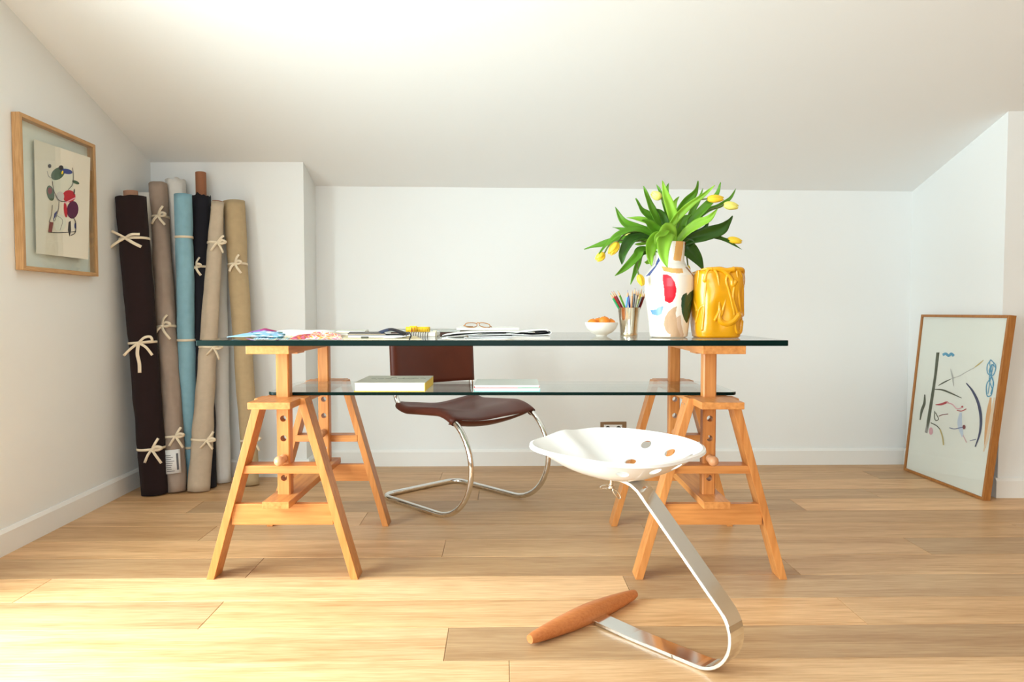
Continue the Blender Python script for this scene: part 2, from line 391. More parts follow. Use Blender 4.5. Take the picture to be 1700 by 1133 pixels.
# ================================================================= GLASS TOPS
def glass_slab(name, x0, x1, y0, y1, z0, z1, rc, label, cat):
    b = MB(); o = []
    for cx, cyy, a0 in ((x1-rc, y0+rc, -90), (x1-rc, y1-rc, 0), (x0+rc, y1-rc, 90), (x0+rc, y0+rc, 180)):
        for k in range(7):
            a = math.radians(a0+k*15); o.append((cx+rc*math.cos(a), cyy+rc*math.sin(a)))
    n = len(o); c = 0.0012
    def ins(p, d):
        cx, cyy = (x0+x1)/2, (y0+y1)/2
        return (p[0]-math.copysign(d, p[0]-cx), p[1]-math.copysign(d, p[1]-cyy))
    vs = [(*ins(p, c), z0) for p in o]+[(*p, z0+c) for p in o]+[(*p, z1-c) for p in o]+[(*ins(p, c), z1) for p in o]
    b.cur = 0; b.add(vs, [list(range(n))[::-1], list(range(3*n, 4*n))])
    k0 = len(b.f)
    for l in range(3):
        for i in range(n): b.f.append([l*n+i, l*n+(i+1) % n, (l+1)*n+(i+1) % n, (l+1)*n+i]); b.mi.append(1)
    ob = b.build(name, [GLASS, GEDGE]); tag(ob, label, cat); return ob
ZT = 0.7513
GT = glass_slab('glass_desk_top', -0.912, 0.797, 2.080, 2.80, 0.7348, ZT, 0.004, 'thick clear glass desk top with dark green edge lying on two beech trestles', 'desk top')
GS = glass_slab('glass_shelf', -0.781, 0.719, 2.287, 2.640, 0.5672, 0.577, 0.03, 'thinner clear glass shelf under the desk top carrying two books', 'glass shelf')
ZS = 0.5772
# end stoppers under the left end of the desk top? (none in the photograph)

# ================================================================= BOOKS ON THE SHELF
def book(name, x0, x1, y0, y1, z0, z1, cover, block, label, cat, group=None, spine='right', ct=0.002, yaw=0, parts=True, cover2=None):
    cx, cyy = (x0+x1)/2, (y0+y1)/2
    t = thing(name, (cx, cyy, z0), label, cat, group)
    M = Matrix.Translation((cx, cyy, 0)) @ Matrix.Rotation(yaw, 4, 'Z') @ Matrix.Translation((-cx, -cyy, 0))
    b = MB(); b.box(x0, x1, y0, y1, z0, z0+ct, M); b.build('back_cover', cover, t)
    b = MB(); b.box(x0, x1, y0, y1, z1-ct, z1, M); b.build('front_cover', cover2 or cover, t)
    b = MB(); i = 0.003; sxr = 0 if spine == 'right' else i; sxl = 0 if spine == 'left' else i
    b.box(x0+sxl+(ct if spine == 'left' else 0), x1-sxr-(ct if spine == 'right' else 0), y0+i, y1-i, z0+ct, z1-ct, M); b.build('page_block', block, t)
    if spine:
        b = MB()
        if spine == 'right': b.box(x1-ct, x1, y0, y1, z0+ct, z1-ct, M)
        elif spine == 'left': b.box(x0, x0+ct, y0, y1, z0+ct, z1-ct, M)
        else: b.box(x0, x1, y0-0.0005, y0+ct, z0+ct, z1-ct, M)
        b.build('spine', cover, t)
    return t
YEL = mat('yellow_cloth', (0.86, 0.60, 0.03), 0.6); PAGES = mat('page_edges', (0.90, 0.90, 0.88), 0.85, bump=0.4, bscale=30, stretch=(0.3, 0.3, 80))
GREYC = mat('pale_grey_print', (0.62, 0.62, 0.55), 0.55, var=0.18, vscale=25)
bk = book('hardback_book', -0.505, -0.278, 2.302, 2.545, ZS, ZS+0.029, YEL, PAGES, 'thick hardback book with yellow spine and pale grey cover on the glass shelf', 'book', cover2=GREYC)
INKG = mat('grey_ink', (0.22, 0.24, 0.2), 0.7)
b = MB()
for q in range(9):
    x = -0.47+q*0.02+R.uniform(-0.004, 0.004); y = 2.44+R.uniform(-0.02, 0.02)
    pts = catmull([(x, y, ZS+0.0293), (x+0.012, y+R.uniform(-.03, .03), ZS+0.0293), (x+0.02, y+R.uniform(-.02, .02), ZS+0.0293)], 4); b.tube(pts, 0.0009, 4)
b.build('cover_drawing', INKG, bk, kind='stuff')
TURQ = mat('turquoise_card', (0.25, 0.66, 0.66), 0.5); REDC = mat('red_card', (0.75, 0.10, 0.10), 0.5); GRNC = mat('green_card', (0.10, 0.45, 0.22), 0.5); GREYW = mat('white_gloss_cover', (0.80, 0.84, 0.83), 0.35)
book('thin_book', -0.122, 0.090, 2.300, 2.52, ZS, ZS+0.011, TURQ, PAGES, 'thin turquoise book at the bottom of the low pile on the glass shelf', 'book', cover2=GREYW, ct=0.0022)
t = book('thin_book', -0.122, 0.088, 2.303, 2.51, ZS+0.0113, ZS+0.0205, REDC, PAGES, 'thin book with red and green bottom edge lying on the turquoise one', 'book', cover2=GREYW, ct=0.0018)
b = MB(); b.box(0.018, 0.0885, 2.3022, 2.40, ZS+0.01125, ZS+0.0131); b.build('green_band', GRNC, t)

# ================================================================= CANTILEVER CHAIR
CA = math.radians(-46); cd = Vector((math.cos(CA), math.sin(CA), 0)); cs = Vector((-cd.y, cd.x, 0)); c0 = Vector((-0.583, 3.190, 0)); CWID = 0.432
ch = thing('cantilever_chair', tuple(c0+cd*0.3+cs*CWID/2), 'brown leather chair on a chrome cantilever tube frame behind the desk', 'chair')
def cpt(t, s, z): return c0+cd*t+cs*s+Vector((0, 0, z))
r = 0.0115; AR = 0.208; ac = (0.407, r+AR)
left = []
for k in range(0, 21):
    a = math.radians(-90+k*180/20*0.98); left.append((ac[0]+AR*math.cos(a), ac[1]+AR*math.sin(a)))
seat_z = left[-1][1]
prof = left+[(0.34, seat_z-0.003), (0.27, seat_z-0.008), (0.205, seat_z-0.012)]
# bend up into the back
for k in range(1, 7):
    a = math.radians(-90-k*13); prof.append((0.19+0.075*math.cos(a), seat_z-0.012+0.075+0.075*math.sin(a)))
prof += [(0.108, 0.56), (0.103, 0.66), (0.097, 0.748)]
def side(s): return [cpt(t, s, z) for t, z in prof]
rc = 0.06
base = [cpt(0.3, 0, r), cpt(0.15, 0, r)]+[cpt(rc-rc*math.sin(math.radians(a)), rc-rc*math.cos(math.radians(a)), r) for a in range(0, 91, 15)]
baseR = [cpt(rc-rc*math.sin(math.radians(a)), CWID-rc+rc*math.cos(math.radians(a)), r) for a in range(90, -1, -15)]+[cpt(0.15, CWID, r), cpt(0.3, CWID, r)]
path = side(0)[::-1]+base+baseR+side(CWID)
b = MB(); b.tube(path, r, 16); b.build('tube_frame', CHROME, ch, smooth=True, auto=False)
b = MB(); b.tube([cpt(0.47, r, seat_z-0.028), cpt(0.47, CWID-r, seat_z-0.028)], 0.006, 12); b.build('cross_tube', CHROME, ch, smooth=True)
# leather seat : saddle wrapped over the rails
def along(t):                       # rail height at t on the seat
    if t > ac[0]:
        return ac[1]+math.sqrt(max(AR*AR-(t-ac[0])**2, 0))
    return seat_z-0.012*(ac[0]-t)/0.2 if t > 0.205 else seat_z-0.012+(0.205-t)**2*3
nu = 24; P = []
rw = r+0.0035
def sling_row(pt, nrm, sagf, wrap0=-110):
    row = []
    for a_ in range(wrap0, 81, 19):              # round the left tube, outside to top
        a_ = math.radians(a_); row.append((-rw*math.cos(a_), rw*math.sin(a_)))
    m_ = 18
    for j in range(m_+1):
        q = j/m_; row.append((r*0.6+(CWID-r*1.2)*q, rw-sagf(q)))
    for a_ in range(80, wrap0-1, -19):
        a_ = math.radians(a_); row.append((CWID+rw*math.cos(a_), rw*math.sin(a_)))
    return [pt(s_)+nrm*h_ for s_, h_ in row]
for i in range(nu):
    t = 0.138+(0.518-0.138)*i/(nu-1); zt = along(t)
    an = math.asin(max(0, min(0.9, (t-ac[0])/AR))) if t > ac[0] else 0
    nrm = cd*math.sin(an)+Vector((0, 0, math.cos(an)))
    P.append(sling_row(lambda s_: cpt(t, s_, zt), nrm, lambda q: (0.026*math.sin(PI*q)**0.8 if 0 < q < 1 else 0)*(1-0.25*abs(2*i/(nu-1)-1))-0.004*math.sin(8*q+5*t)*math.sin(PI*q)))
b = MB(); b.grid(P, nu, len(P[0])); b.build('seat', LEATH, ch, smooth=True, auto=False, solid=0.004)
# hanging front flap and underside belt of the sling
P = []
for i in range(5):
    f = i/4; P.append([cpt(0.512-0.05*f*f, 0.012+(CWID-0.024)*j/12, along(0.512)+r-0.006-0.020*math.sin(PI*j/12)**0.8-0.022*f-0.006*math.sin(PI*j/12)*f) for j in range(13)])
b = MB(); b.grid(P, 5, 13); b.build('front_flap', LEATH, ch, smooth=True, solid=0.004, auto=False)
b = MB(); b.tube([cpt(0.455, CWID*0.42, seat_z-0.037), cpt(0.455, CWID*0.52, seat_z-0.037)], 0.003, 8); b.build('buckle', CHROME, ch, smooth=True)
P = []
for i in range(14):
    z = 0.508+(0.738-0.508)*i/13; tt = 0.111-(z-0.50)*0.055
    P.append(sling_row(lambda s_: cpt(tt, s_, z), cd, lambda q: 0.030*math.sin(PI*q)**0.9 if 0 < q < 1 else 0))
b = MB(); b.grid(P, 14, len(P[0])); b.build('backrest', LEATH, ch, smooth=True, auto=False, solid=0.005)

# ================================================================= TRACTOR SEAT STOOL
su = Vector((-0.68, 0.733, 0)).normalized(); sw = Vector((-su.y, su.x, 0))*-1       # forward and sideways
s0 = Vector((0.4615, 1.662, 0))+su*0.018; SWH = 0.028
st = thing('tractor_seat_stool', tuple(s0+su*0.12), 'stool with pierced white tractor seat on a bent steel strip before the desk', 'stool')
def spt(t, w, z): return s0+su*t+sw*w+Vector((0, 0, z))
th = 0.009; RR = 0.088; path = [(0.352, 0.014), (0.31, 0.010), (0.2, th/2+0.001)]+[(0.04-0.04*k/3, th/2+0.001) for k in range(4)]
cz0 = th/2+0.001+RR
for k in range(1, 17):
    a = math.radians(-90-k*137/16); path.append((RR*math.cos(a), cz0+RR*math.sin(a)))
e = Vector((path[-1][0], path[-1][1])); tgt = Vector((0.172, 0.387)); 
for k in range(1, 7): q = e.lerp(tgt, k/6); path.append((q.x, q.y))
path += [(0.192, 0.3985), (0.217, 0.4045), (0.250, 0.4060), (0.290, 0.4062)]
b = MB(); n = len(path); vs = []
for i, (t, z) in enumerate(path):
    a = Vector(path[max(i-1, 0)]); c = Vector(path[min(i+1, n-1)]); d = (c-a).normalized(); nn = Vector((-d.y, d.x))
    for (sn, sw_) in ((-1, -1), (1, -1), (1, 1), (-1, 1)):
        vs.append(spt(t+nn.x*sn*th/2, sw_*SWH, z+nn.y*sn*th/2))
fs = [(i*4+k, i*4+(k+1) % 4, i*4+4+(k+1) % 4, i*4+4+k) for i in range(n-1) for k in range(4)]+[(3, 2, 1, 0), tuple(range(4*n-4, 4*n))]
b.add(vs, fs); b.build('steel_strip', STEEL, st, smooth=True, bevel=0.001, bseg=1)
# wooden cross bar, faceted spindle with flat underside
b = MB(); BL = 0.212; NB = 28; vs = []; sides = 16
bc = spt(0.343, -0.022, 0)
for i in range(NB+1):
    x = -1+2*i/NB; rad = 0.0280-0.0150*abs(x)**1.6; rad *= (1 if abs(x) < .985 else .86)
    for k in range(sides):
        a = 2*PI*k/sides; z = rad*math.sin(a)*1.0; y = rad*math.cos(a)
        zc = 0.0185
        z = max(z+zc, 0.0005); vs.append(bc+sw*(x*BL)+su*y+Vector((0, 0, z)))
fs = [(i*sides+k, i*sides+(k+1) % sides, (i+1)*sides+(k+1) % sides, (i+1)*sides+k) for i in range(NB) for k in range(sides)]+[list(range(sides))[::-1], list(range(NB*sides, NB*sides+sides))]
b.add(vs, fs); bar = b.build('foot_bar', STOOLW, st, smooth=True)
# bolt + wing nut under the seat, screw on the curve
wb = spt(0.277, -0.0, 0)
b = MB(); b.tube([wb+Vector((0, 0, 0.402)), wb+Vector((0, 0, 0.372))], 0.0055, 12); b.lathe([(0.003, 0), (0.0085, 0.002), (0.0085, 0.008), (0.005, 0.010)], tuple(wb+Vector((0, 0, 0.370))), 12)
wing = b.build('wing_nut', STEEL, st, smooth=True)
def wire_loop(c, d1, d2, L_, w_):
    pts = []
    for k in range(13):
        a = 2*PI*k/12; pts.append(c+d1*(L_/2-L_/2*math.cos(a))+d2*(w_/2*math.sin(a)))
    return pts
b = MB()
b.tube(wire_loop(wb+Vector((0, 0, 0.376)), Vector((-0.97, 0, -0.08)), Vector((0.1, 0, 0.9)), 0.030, 0.010), 0.0019, 6); b.build('wing_loop', STEEL, st, smooth=True); b = MB()
b.tube(wire_loop(wb+Vector((0.004, -0.003, 0.370)), Vector((0.6, 0, -0.8)), Vector((0.8, 0, 0.6)), 0.032, 0.010), 0.0019, 6)
b.build('wing_loop', STEEL, st, smooth=True)
b = MB(); b.lathe([(0.001, 0.0), (0.0055, 0.0), (0.0045, 0.0025), (0.001, 0.003)], tuple(st.location), 14)
o = b.build('screw_head', STEEL, st, smooth=True)
a = math.radians(-90-118); scp = spt((RR-th/2)*math.cos(a), 0, cz0+(RR-th/2)*math.sin(a))
dirn = (su*(-math.cos(a))+Vector((0, 0, -math.sin(a)))).normalized()
o.rotation_euler = dirn.to_track_quat('Z', 'Y').to_euler(); o.location = scp-Vector(st.location)
# ---- pressed seat pan
SCX, SCY = 0.273, 0.008       # centre, in t and w
ZC = 0.405
def pan(u, w):             # unit rounded square -> seat point;  u>0 is the front
    rr = (abs(u)**2.7+abs(w)**2.7)**(1/2.7)
    fr_ = max(0, min(1, (u+0.3)/1.2))
    x = u*(0.195 if u > 0 else 0.218); y = w*(0.192 if u > 0 else 0.192-0.014*u*u)
    if u > 0: x += 0.020*min(1, abs(w)*1.6)*u**2-0.010*u**2                  # lobes reach forward either side of the nose
    rise = 0.086*rr**(2.5-0.5*fr_)*(1-0.08*fr_)
    e_ = max(0, min(1, (u-0.15)/0.6)); e_ = e_*e_*(3-2*e_)
    nose = 0.022*math.exp(-(y/0.042)**2)*e_*(1-0.55*max(0, rr-0.5)*2)
    p = spt(SCX+x, SCY+y, ZC+rise+nose)
    p.z += 0.045*(p.y-1.88)*min(1, rr*1.5)
    return p
def sq27(a): return 1/((abs(math.cos(a))**2.7+abs(math.sin(a))**2.7)**(1/2.7))
na, nr = 96, 26; vs = [pan(0, 0)]
for i in range(1, nr+1):
    for k in range(na):
        a = 2*PI*k/na; q = i/nr*sq27(a); vs.append(pan(q*math.cos(a), q*math.sin(a)))
# rolled lip
for k in range(na):
    a = 2*PI*k/na; e_ = sq27(a); p = pan(e_*math.cos(a), e_*math.sin(a)); q = pan(1.02*e_*math.cos(a), 1.02*e_*math.sin(a)); d = (q-p); d.z = 0; vs.append(p+d.normalized()*0.006-Vector((0, 0, 0.002)))
for k in range(na):
    a = 2*PI*k/na; e_ = sq27(a); p = pan(e_*math.cos(a), e_*math.sin(a)); q = pan(1.02*e_*math.cos(a), 1.02*e_*math.sin(a)); d = (q-p); d.z = 0; vs.append(p+d.normalized()*0.007-Vector((0, 0, 0.008)))
fs = [(0, 1+k, 1+(k+1) % na) for k in range(na)]+[(1+(i-1)*na+k, 1+i*na+k, 1+i*na+(k+1) % na, 1+(i-1)*na+(k+1) % na) for i in range(1, nr+2) for k in range(na)]
b = MB(); b.add(vs, fs); seat = b.build('seat', WHITEP, st, smooth=True, auto=False)
md = seat.modifiers.new('thickness', 'SOLIDIFY'); md.thickness = 0.003; md.offset = 0
bpy.context.view_layer.update()
seat.data = bpy.data.meshes.new_from_object(seat.evaluated_get(bpy.context.evaluated_depsgraph_get())); seat.modifiers.clear()
cut = MB()
for (u, w) in ((0.08, 0.82), (-0.33, 0.76), (-0.70, 0.60), (0.10, 0.48), (-0.50, 0.12), (-0.58, -0.68), (-0.82, -0.38), (-0.84, 0.06)):
    p = pan(u, w); e_ = 0.03
    n1 = (pan(u+e_, w)-pan(u-e_, w)).cross(pan(u, w+e_)-pan(u, w-e_)).normalized()
    cut.tube([p-n1*0.02, p+n1*0.02], 0.0155, 24)
boolean(seat, cut)
seat.data.polygons.foreach_set('use_smooth', [True]*len(seat.data.polygons)); seat.data.set_sharp_from_angle(angle=math.radians(45))

# ================================================================= ROLLS OF CLOTH
def cloth_roll(label, mcol, top, bot, wtop, wbot, Ytop, bands=(), core=0.0, coremat=None, wrinkle=0.002, seed=0, lean_r=True, hang=0.0, core_w=0.019, ragged=0.0):
    # top=(px,py) middle of upper rim; bot=(px,py) front foot on the floor; w in px
    rb = wbot/2*onz(bot[0], bot[1], 0).y/1190
    B = onz(bot[0], bot[1], 0); B = Vector((B.x*(1+rb/B.y), B.y+rb, 0.003))
    T = ony(top[0], top[1], Ytop); rt = wtop/2*Ytop/1205
    ax = (T-B); L_ = ax.length; ax.normalize()
    t = thing('cloth_roll', tuple(B), label, 'cloth roll', 'rolls of cloth in the corner')
    e1 = Vector((1, 0, 0)); e1 = (e1-ax*e1.dot(ax)).normalized(); e2 = ax.cross(e1)
    n, seg = 46, 28; b = MB(); vs = []
    def rad(h, a):
        r_ = rb+(rt-rb)*h
        r_ += wrinkle*(noise.noise(Vector((math.cos(a)*1.6+seed*7, math.sin(a)*1.6, h*14)))*1.6+0.9*math.sin(h*34+2.2*math.sin(a+seed)+seed*3)*noise.noise(Vector((seed, h*5, 3))))
        for (hb, *_ ) in bands:
            yb = hb; d_ = (h-hband(yb))*L_; r_ -= 0.0028*math.exp(-(d_/0.018)**2)
        return r_
    def hband(py):                  # fraction along the roll of a pixel row
        lo, hi = 0, 1
        for _ in range(24):
            m_ = (lo+hi)/2; p = B+ax*(L_*m_); y_ = 566.5+F*math.tan(math.atan2(H-p.z, p.y)-PITCH)
            if y_ > py: lo = m_
            else: hi = m_
        return lo
    hb = {bd[0]: hband(bd[0]) for bd in bands}
    _h = hband
    hband = lambda y_: hb.get(y_, _h(y_)) if y_ in hb else _h(y_)
    for i in range(n+1):
        h = i/n
        for k in range(seg):
            a = 2*PI*k/seg; r_ = rad(h, a)
            off = ragged*noise.noise(Vector((a*2, seed, 0))) if i == n else 0
            p_ = B+ax*(L_*h+off)+(e1*math.cos(a)+e2*math.sin(a))*r_
            p_.z = max(p_.z, 0.001)
            vs.append(p_)
    # folded-in ends
    for k in range(seg): a = 2*PI*k/seg; vs.append(B+ax*(L_-0.004)+(e1*math.cos(a)+e2*math.sin(a))*rad(1, a)*0.80)
    for k in range(seg): a = 2*PI*k/seg; vs.append(B+ax*(L_-0.010)+(e1*math.cos(a)+e2*math.sin(a))*rad(1, a)*0.45)
    fs = [(i*seg+k, i*seg+(k+1) % seg, (i+1)*seg+(k+1) % seg, (i+1)*seg+k) for i in range(n+2) for k in range(seg)]
    fs += [list(range(seg))[::-1], list(range((n+2)*seg, (n+3)*seg))]
    b.add(vs, fs); cl = b.build('rolled_cloth', mcol, t, smooth=True, auto=False)
    cm = coremat or CORE
    if core:
        b = MB(); rc_ = core_w; q0 = B+ax*(L_-0.05); q1 = B+ax*(L_+core)
        d_ = [q0, q1]; b.tube([q0, q0.lerp(q1, 0.5), q1], rc_, 20, cap=False); b.tube([q1, q0.lerp(q1, 0.5)], rc_*0.84, 20, cap=True)
        vs = [q1+(e1*math.cos(2*PI*k/20)+e2*math.sin(2*PI*k/20))*rc_*f for f in (1, 0.84) for k in range(20)]
        b.add(vs, [(k, (k+1) % 20, 20+(k+1) % 20, 20+k) for k in range(20)])
        b.build('cardboard_core', cm, t, smooth=True)
    # cotton tapes
    for bd in bands:
        py, side_, size, style = (list(bd)+[0, 1, 'bow'])[:4] if len(bd) > 1 else (bd[0], 0, 1, 'plain')
        h = hband(py); c = B+ax*(L_*h)
        b = MB(); vs = []; hw = 0.0055
        for dz in (-hw, hw):
            for k in range(seg):
                a = 2*PI*k/seg; rr_ = rad(h, a)+0.0035; vs.append(c+ax*dz+(e1*math.cos(a)+e2*math.sin(a))*rr_)
        b.add(vs, [(k, (k+1) % seg, seg+(k+1) % seg, seg+k) for k in range(seg)])
        rib = b.build('cotton_tape', CREAM, t, smooth=True, auto=False, solid=0.0012)
        if style == 'plain': continue
        # knot position on the front surface
        fr = Vector((0, -1, 0)); fr = (fr-ax*fr.dot(ax)).normalized(); sd = ax.cross(fr)*-1
        if sd.x < 0: sd = -sd
        ang = side_; r0 = rad(h, 0)+0.005
        kn = c+(fr*math.cos(ang)+sd*math.sin(ang))*r0
        out = (fr*math.cos(ang)+sd*math.sin(ang)); tg = (sd*math.cos(ang)-fr*math.sin(ang))
        # keep bows facing the room
        tg = (tg*0.6+sd*0.4).normalized(); 
        def ribbon(pts, w_=0.011):
            pts = catmull([kn+tg*(x*size*1.12)+ax*(y*size*1.12)+out*(z+0.002) for x, y, z in pts], 5)
            L1, L2 = [], []
            for i_, p in enumerate(pts):
                d_ = (pts[min(i_+1, len(pts)-1)]-pts[max(i_-1, 0)]).normalized()
                s__ = d_.cross(out); s__ = s__.normalized() if s__.length > 1e-4 else tg
                L1.append(p-s__*w_/2); L2.append(p+s__*w_/2+out*0.002)
            b.grid([L1, L2], 2, len(pts))
        b = MB()
        rr1 = random.Random(seed*31+int(py)); j = lambda m_: rr1.uniform(-m_, m_)
        if style == 'cross':
            ribbon([(0, 0, 0), (-0.030, 0.022+j(.004), 0.010), (-0.052, 0.030, 0.002)])
            ribbon([(0, 0, 0), (-0.034, -0.018, 0.006), (-0.064, -0.034, 0.0)])
            ribbon([(0, 0, 0), (0.030, 0.010, 0.010), (0.062, 0.010, 0.002)])
            ribbon([(0, 0, 0), (0.034, -0.022, 0.006), (0.064, -0.040, 0.002)], 0.013)
        elif style == 'loop':
            ribbon([(0, 0, 0), (0.028, 0.020, 0.014), (0.052, 0.022, 0.012), (0.056, 0.004, 0.006), (0.038, 0.002, 0.002), (0, 0, 0.002)])
            ribbon([(0, 0, 0), (-0.03, -0.022, 0.006), (-0.062, -0.050, 0.002)])
            ribbon([(0, 0, 0), (-0.006, -0.045, 0.006), (-0.002, -0.085, 0.004), (-0.004, -0.125, 0.003)], 0.014)
            ribbon([(0, 0, 0), (0.03, -0.02, 0.008), (0.052, -0.055, 0.004)])
        else:
            ribbon([(0, 0, 0), (0.012, 0.024, 0.010), (0.026, 0.044+j(.006), 0.006)])
            ribbon([(0, 0, 0), (0.018, 0.012, 0.010), (0.036, 0.004, 0.010), (0.020, -0.004, 0.004), (0, 0, 0.002)])
            ribbon([(0, 0, 0), (-0.016, -0.018, 0.010), (-0.030, -0.044+j(.005), 0.004)])
            ribbon([(0, 0, 0), (0.012, -0.024, 0.008), (0.030, -0.052+j(.008), 0.003)])
        b.tube([kn-tg*0.006*size, kn+tg*0.006*size], 0.006*size, 8)
        b.build('bow', CREAM, rib, smooth=True, solid=0.001, auto=False)
    return t, B, ax, L_, rb, e1, e2
CORE = mat('brown_cardboard', (0.30, 0.12, 0.055), 0.75); CORE2 = mat('tan_cardboard', (0.38, 0.20, 0.12), 0.8)
def cloth(name, c, var=0.12): return mat(name, c, 0.95, bump=0.5, bscale=700, var=var, vscale=35, sheen=0)
MAROON = cloth('maroon_black_cloth', (0.013, 0.0028, 0.0028)); TAUPE = cloth('taupe_cloth', (0.37, 0.285, 0.225)); BLUE = cloth('sky_blue_cloth', (0.25, 0.46, 0.55))
WHT = cloth('white_cloth', (0.78, 0.77, 0.73), 0.04); NAVY = cloth('navy_black_cloth', (0.008, 0.008, 0.014)); LINEN = cloth('linen_cloth', (0.56, 0.46, 0.34)); TAN = cloth('khaki_cloth', (0.50, 0.375, 0.215))
cloth_roll('white cloth roll wedged into the corner behind the maroon black one', WHT, (242, 322), (272, 812), 28, 32, 3.44, [], seed=4, wrinkle=0.001)
cloth_roll('maroon black cloth roll with three cream bows, leftmost in the corner', MAROON, (217.5, 328), (257.5, 826), 47, 42, 3.27, [(397.6, -0.1, 1.0, 'cross'), (569, 0.2, 0.95, 'loop'), (744, 0.5, 1.0, 'bow')], core=0.028, coremat=CORE2, seed=1, wrinkle=0.0022, core_w=0.03, ragged=0.006)
cloth_roll('white cloth roll standing behind the taupe and sky blue ones', WHT, (291, 299), (320, 806), 31, 30, 3.53, [], seed=9, wrinkle=0.002, ragged=0.01)
rr = cloth_roll('wrinkled taupe cloth roll with a printed paper sticker near its foot', TAUPE, (261.5, 305), (294, 821), 28, 33, 3.45, [(362, 0.3, 0.85, 'bow'), (543, 0.0, 1.1, 'bow'), (725, 0.6, 0.85, 'bow')], seed=2, wrinkle=0.0048)
# sticker on the taupe roll
t, B, ax, L_, rb, e1, e2 = rr
b = MB(); P = []
fr = Vector((0, -1, 0)); fr = (fr-ax*fr.dot(ax)).normalized(); sd = fr.cross(ax)
if sd.x < 0: sd = -sd
def stick(a, h, o_=0.0075): return B+ax*h+(fr*math.cos(a)+sd*math.sin(a))*(rb+o_)
P = [[stick(-0.8+1.7*i/8, 0.085+0.108*j) for j in range(2)] for i in range(9)]
b.grid(P, 9, 2); sk = b.build('sticker', PAPER, t, smooth=True, solid=0.0006)
b = MB()
for q in range(9):
    h = 0.095+q*0.009; a1 = -0.5+R.uniform(0, .2); a2 = 0.1+R.uniform(0, .35)
    b.grid([[stick(a1+(a2-a1)*i/4, h+j*0.0028, 0.0082) for j in range(2)] for i in range(5)], 5, 2)
b.grid([[stick(0.55+0.17*i/2, 0.10+0.075*j, 0.0082) for j in range(2)] for i in range(3)], 3, 2)
b.build('printed_text', mat('print_grey', (0.12, 0.12, 0.13), 0.8), sk, kind='stuff')
cloth_roll('sky blue cloth roll tied with plain cream tapes', BLUE, (304, 323), (316, 812), 28, 28, 3.40, [(394.5,), (565,), (742,)], seed=3, wrinkle=0.0022)
cloth_roll('navy black cloth roll with a long bare brown core sticking out', NAVY, (334, 327), (344, 814), 30, 30, 3.50, [(445, -0.2, 0.75, 'bow')], core=0.118, seed=5, wrinkle=0.0025, core_w=0.0245, ragged=0.02)
cloth_roll('white cloth roll in shade behind the linen and khaki ones', WHT, (360, 345), (368, 805), 26, 30, 3.54, [], seed=11, wrinkle=0.002)
cloth_roll('natural linen cloth roll with a brown core rim, in front of the navy one', LINEN, (361.5, 336), (330, 820), 20, 36, 3.44, [(404, 0.7, 0.8, 'bow'), (577, 0.9, 0.85, 'bow'), (730, 0.8, 0.8, 'bow')], core=0.004, seed=6, wrinkle=0.0032, core_w=0.0255)
cloth_roll('khaki cloth roll, rightmost in the corner and partly behind the trestle', TAN, (388.5, 335), (417, 809), 34, 26, 3.52, [(440, 0.1, 0.8, 'bow'), (731, 0.8, 0.8, 'bow')], seed=7, wrinkle=0.0022)

# ================================================================= FRAMED PICTURES
def pic_frame(name, A, B_, C, D, depthv, fw, label, mfr, mfr2, fd_in=0.006, glass_in=0.004):
    # A near-top, B far-top, C far-bottom, D near-bottom : front face corners; depthv points to the wall
    t = thing(name, tuple((C+D)/2), label, 'picture')
    u = (B_-A).normalized(); v = (D-A).normalized()
    outer = [A, B_, C, D]; inner = [A+u*fw+v*fw, B_-u*fw+v*fw, C-u*fw-v*fw, D+u*fw-v*fw]
    for i in range(4):
        j = (i+1) % 4; b = MB()
        p = [outer[i], outer[j], inner[j], inner[i]]
        b.prism(p, depthv); b.build('frame_rail', mfr2 if i % 2 == 0 else mfr, t, bevel=0.0008, bseg=1)
    b = MB(); b.prism(inner, depthv.normalized()*0.0); 
    dn = depthv.normalized()
    return t, u, v, dn, inner
# ---- left picture, on the wall
AX = -1.718
A = Vector((LW(2.55)+0.032, 2.552, 1.530)); B_ = Vector((LW(3.04)+0.032, 3.040, 1.524)); C = Vector((LW(3.04)+0.032, 3.040, 0.978)); D = Vector((LW(2.55)+0.032, 2.552, 0.980))
t, u, v, dn, inner = pic_frame('framed_print', A, B_, C, D, Vector((-0.0305, 0.001, 0)), 0.0145, 'oak box frame with an abstract colour print hanging on the left wall', OAKFR, OAKFY)
MOUNT = mat('pale_green_backing', (0.82, 0.86, 0.78), 0.8); PRINTP = mat('cream_print_paper', (0.80, 0.76, 0.64), 0.85, bump=0.1)
def panel(name, corners, off, thick, m, par):
    b = MB(); b.prism([c+dn*off for c in corners], dn*thick); return b.build(name, m, par)
panel('backing', inner, 0.0275, 0.002, MOUNT, t)
panel('glazing', inner, 0.004, 0.002, PGLASS, t)
p0 = A+dn*0.020; nrm = dn
pc = [onplane(x, y, p0, nrm) for x, y in ((56.5, 231), (150, 262), (146.5, 431), (60.5, 421))]
b = MB(); b.prism(pc, dn*0.001); pap = b.build('print_sheet', PRINTP, t)
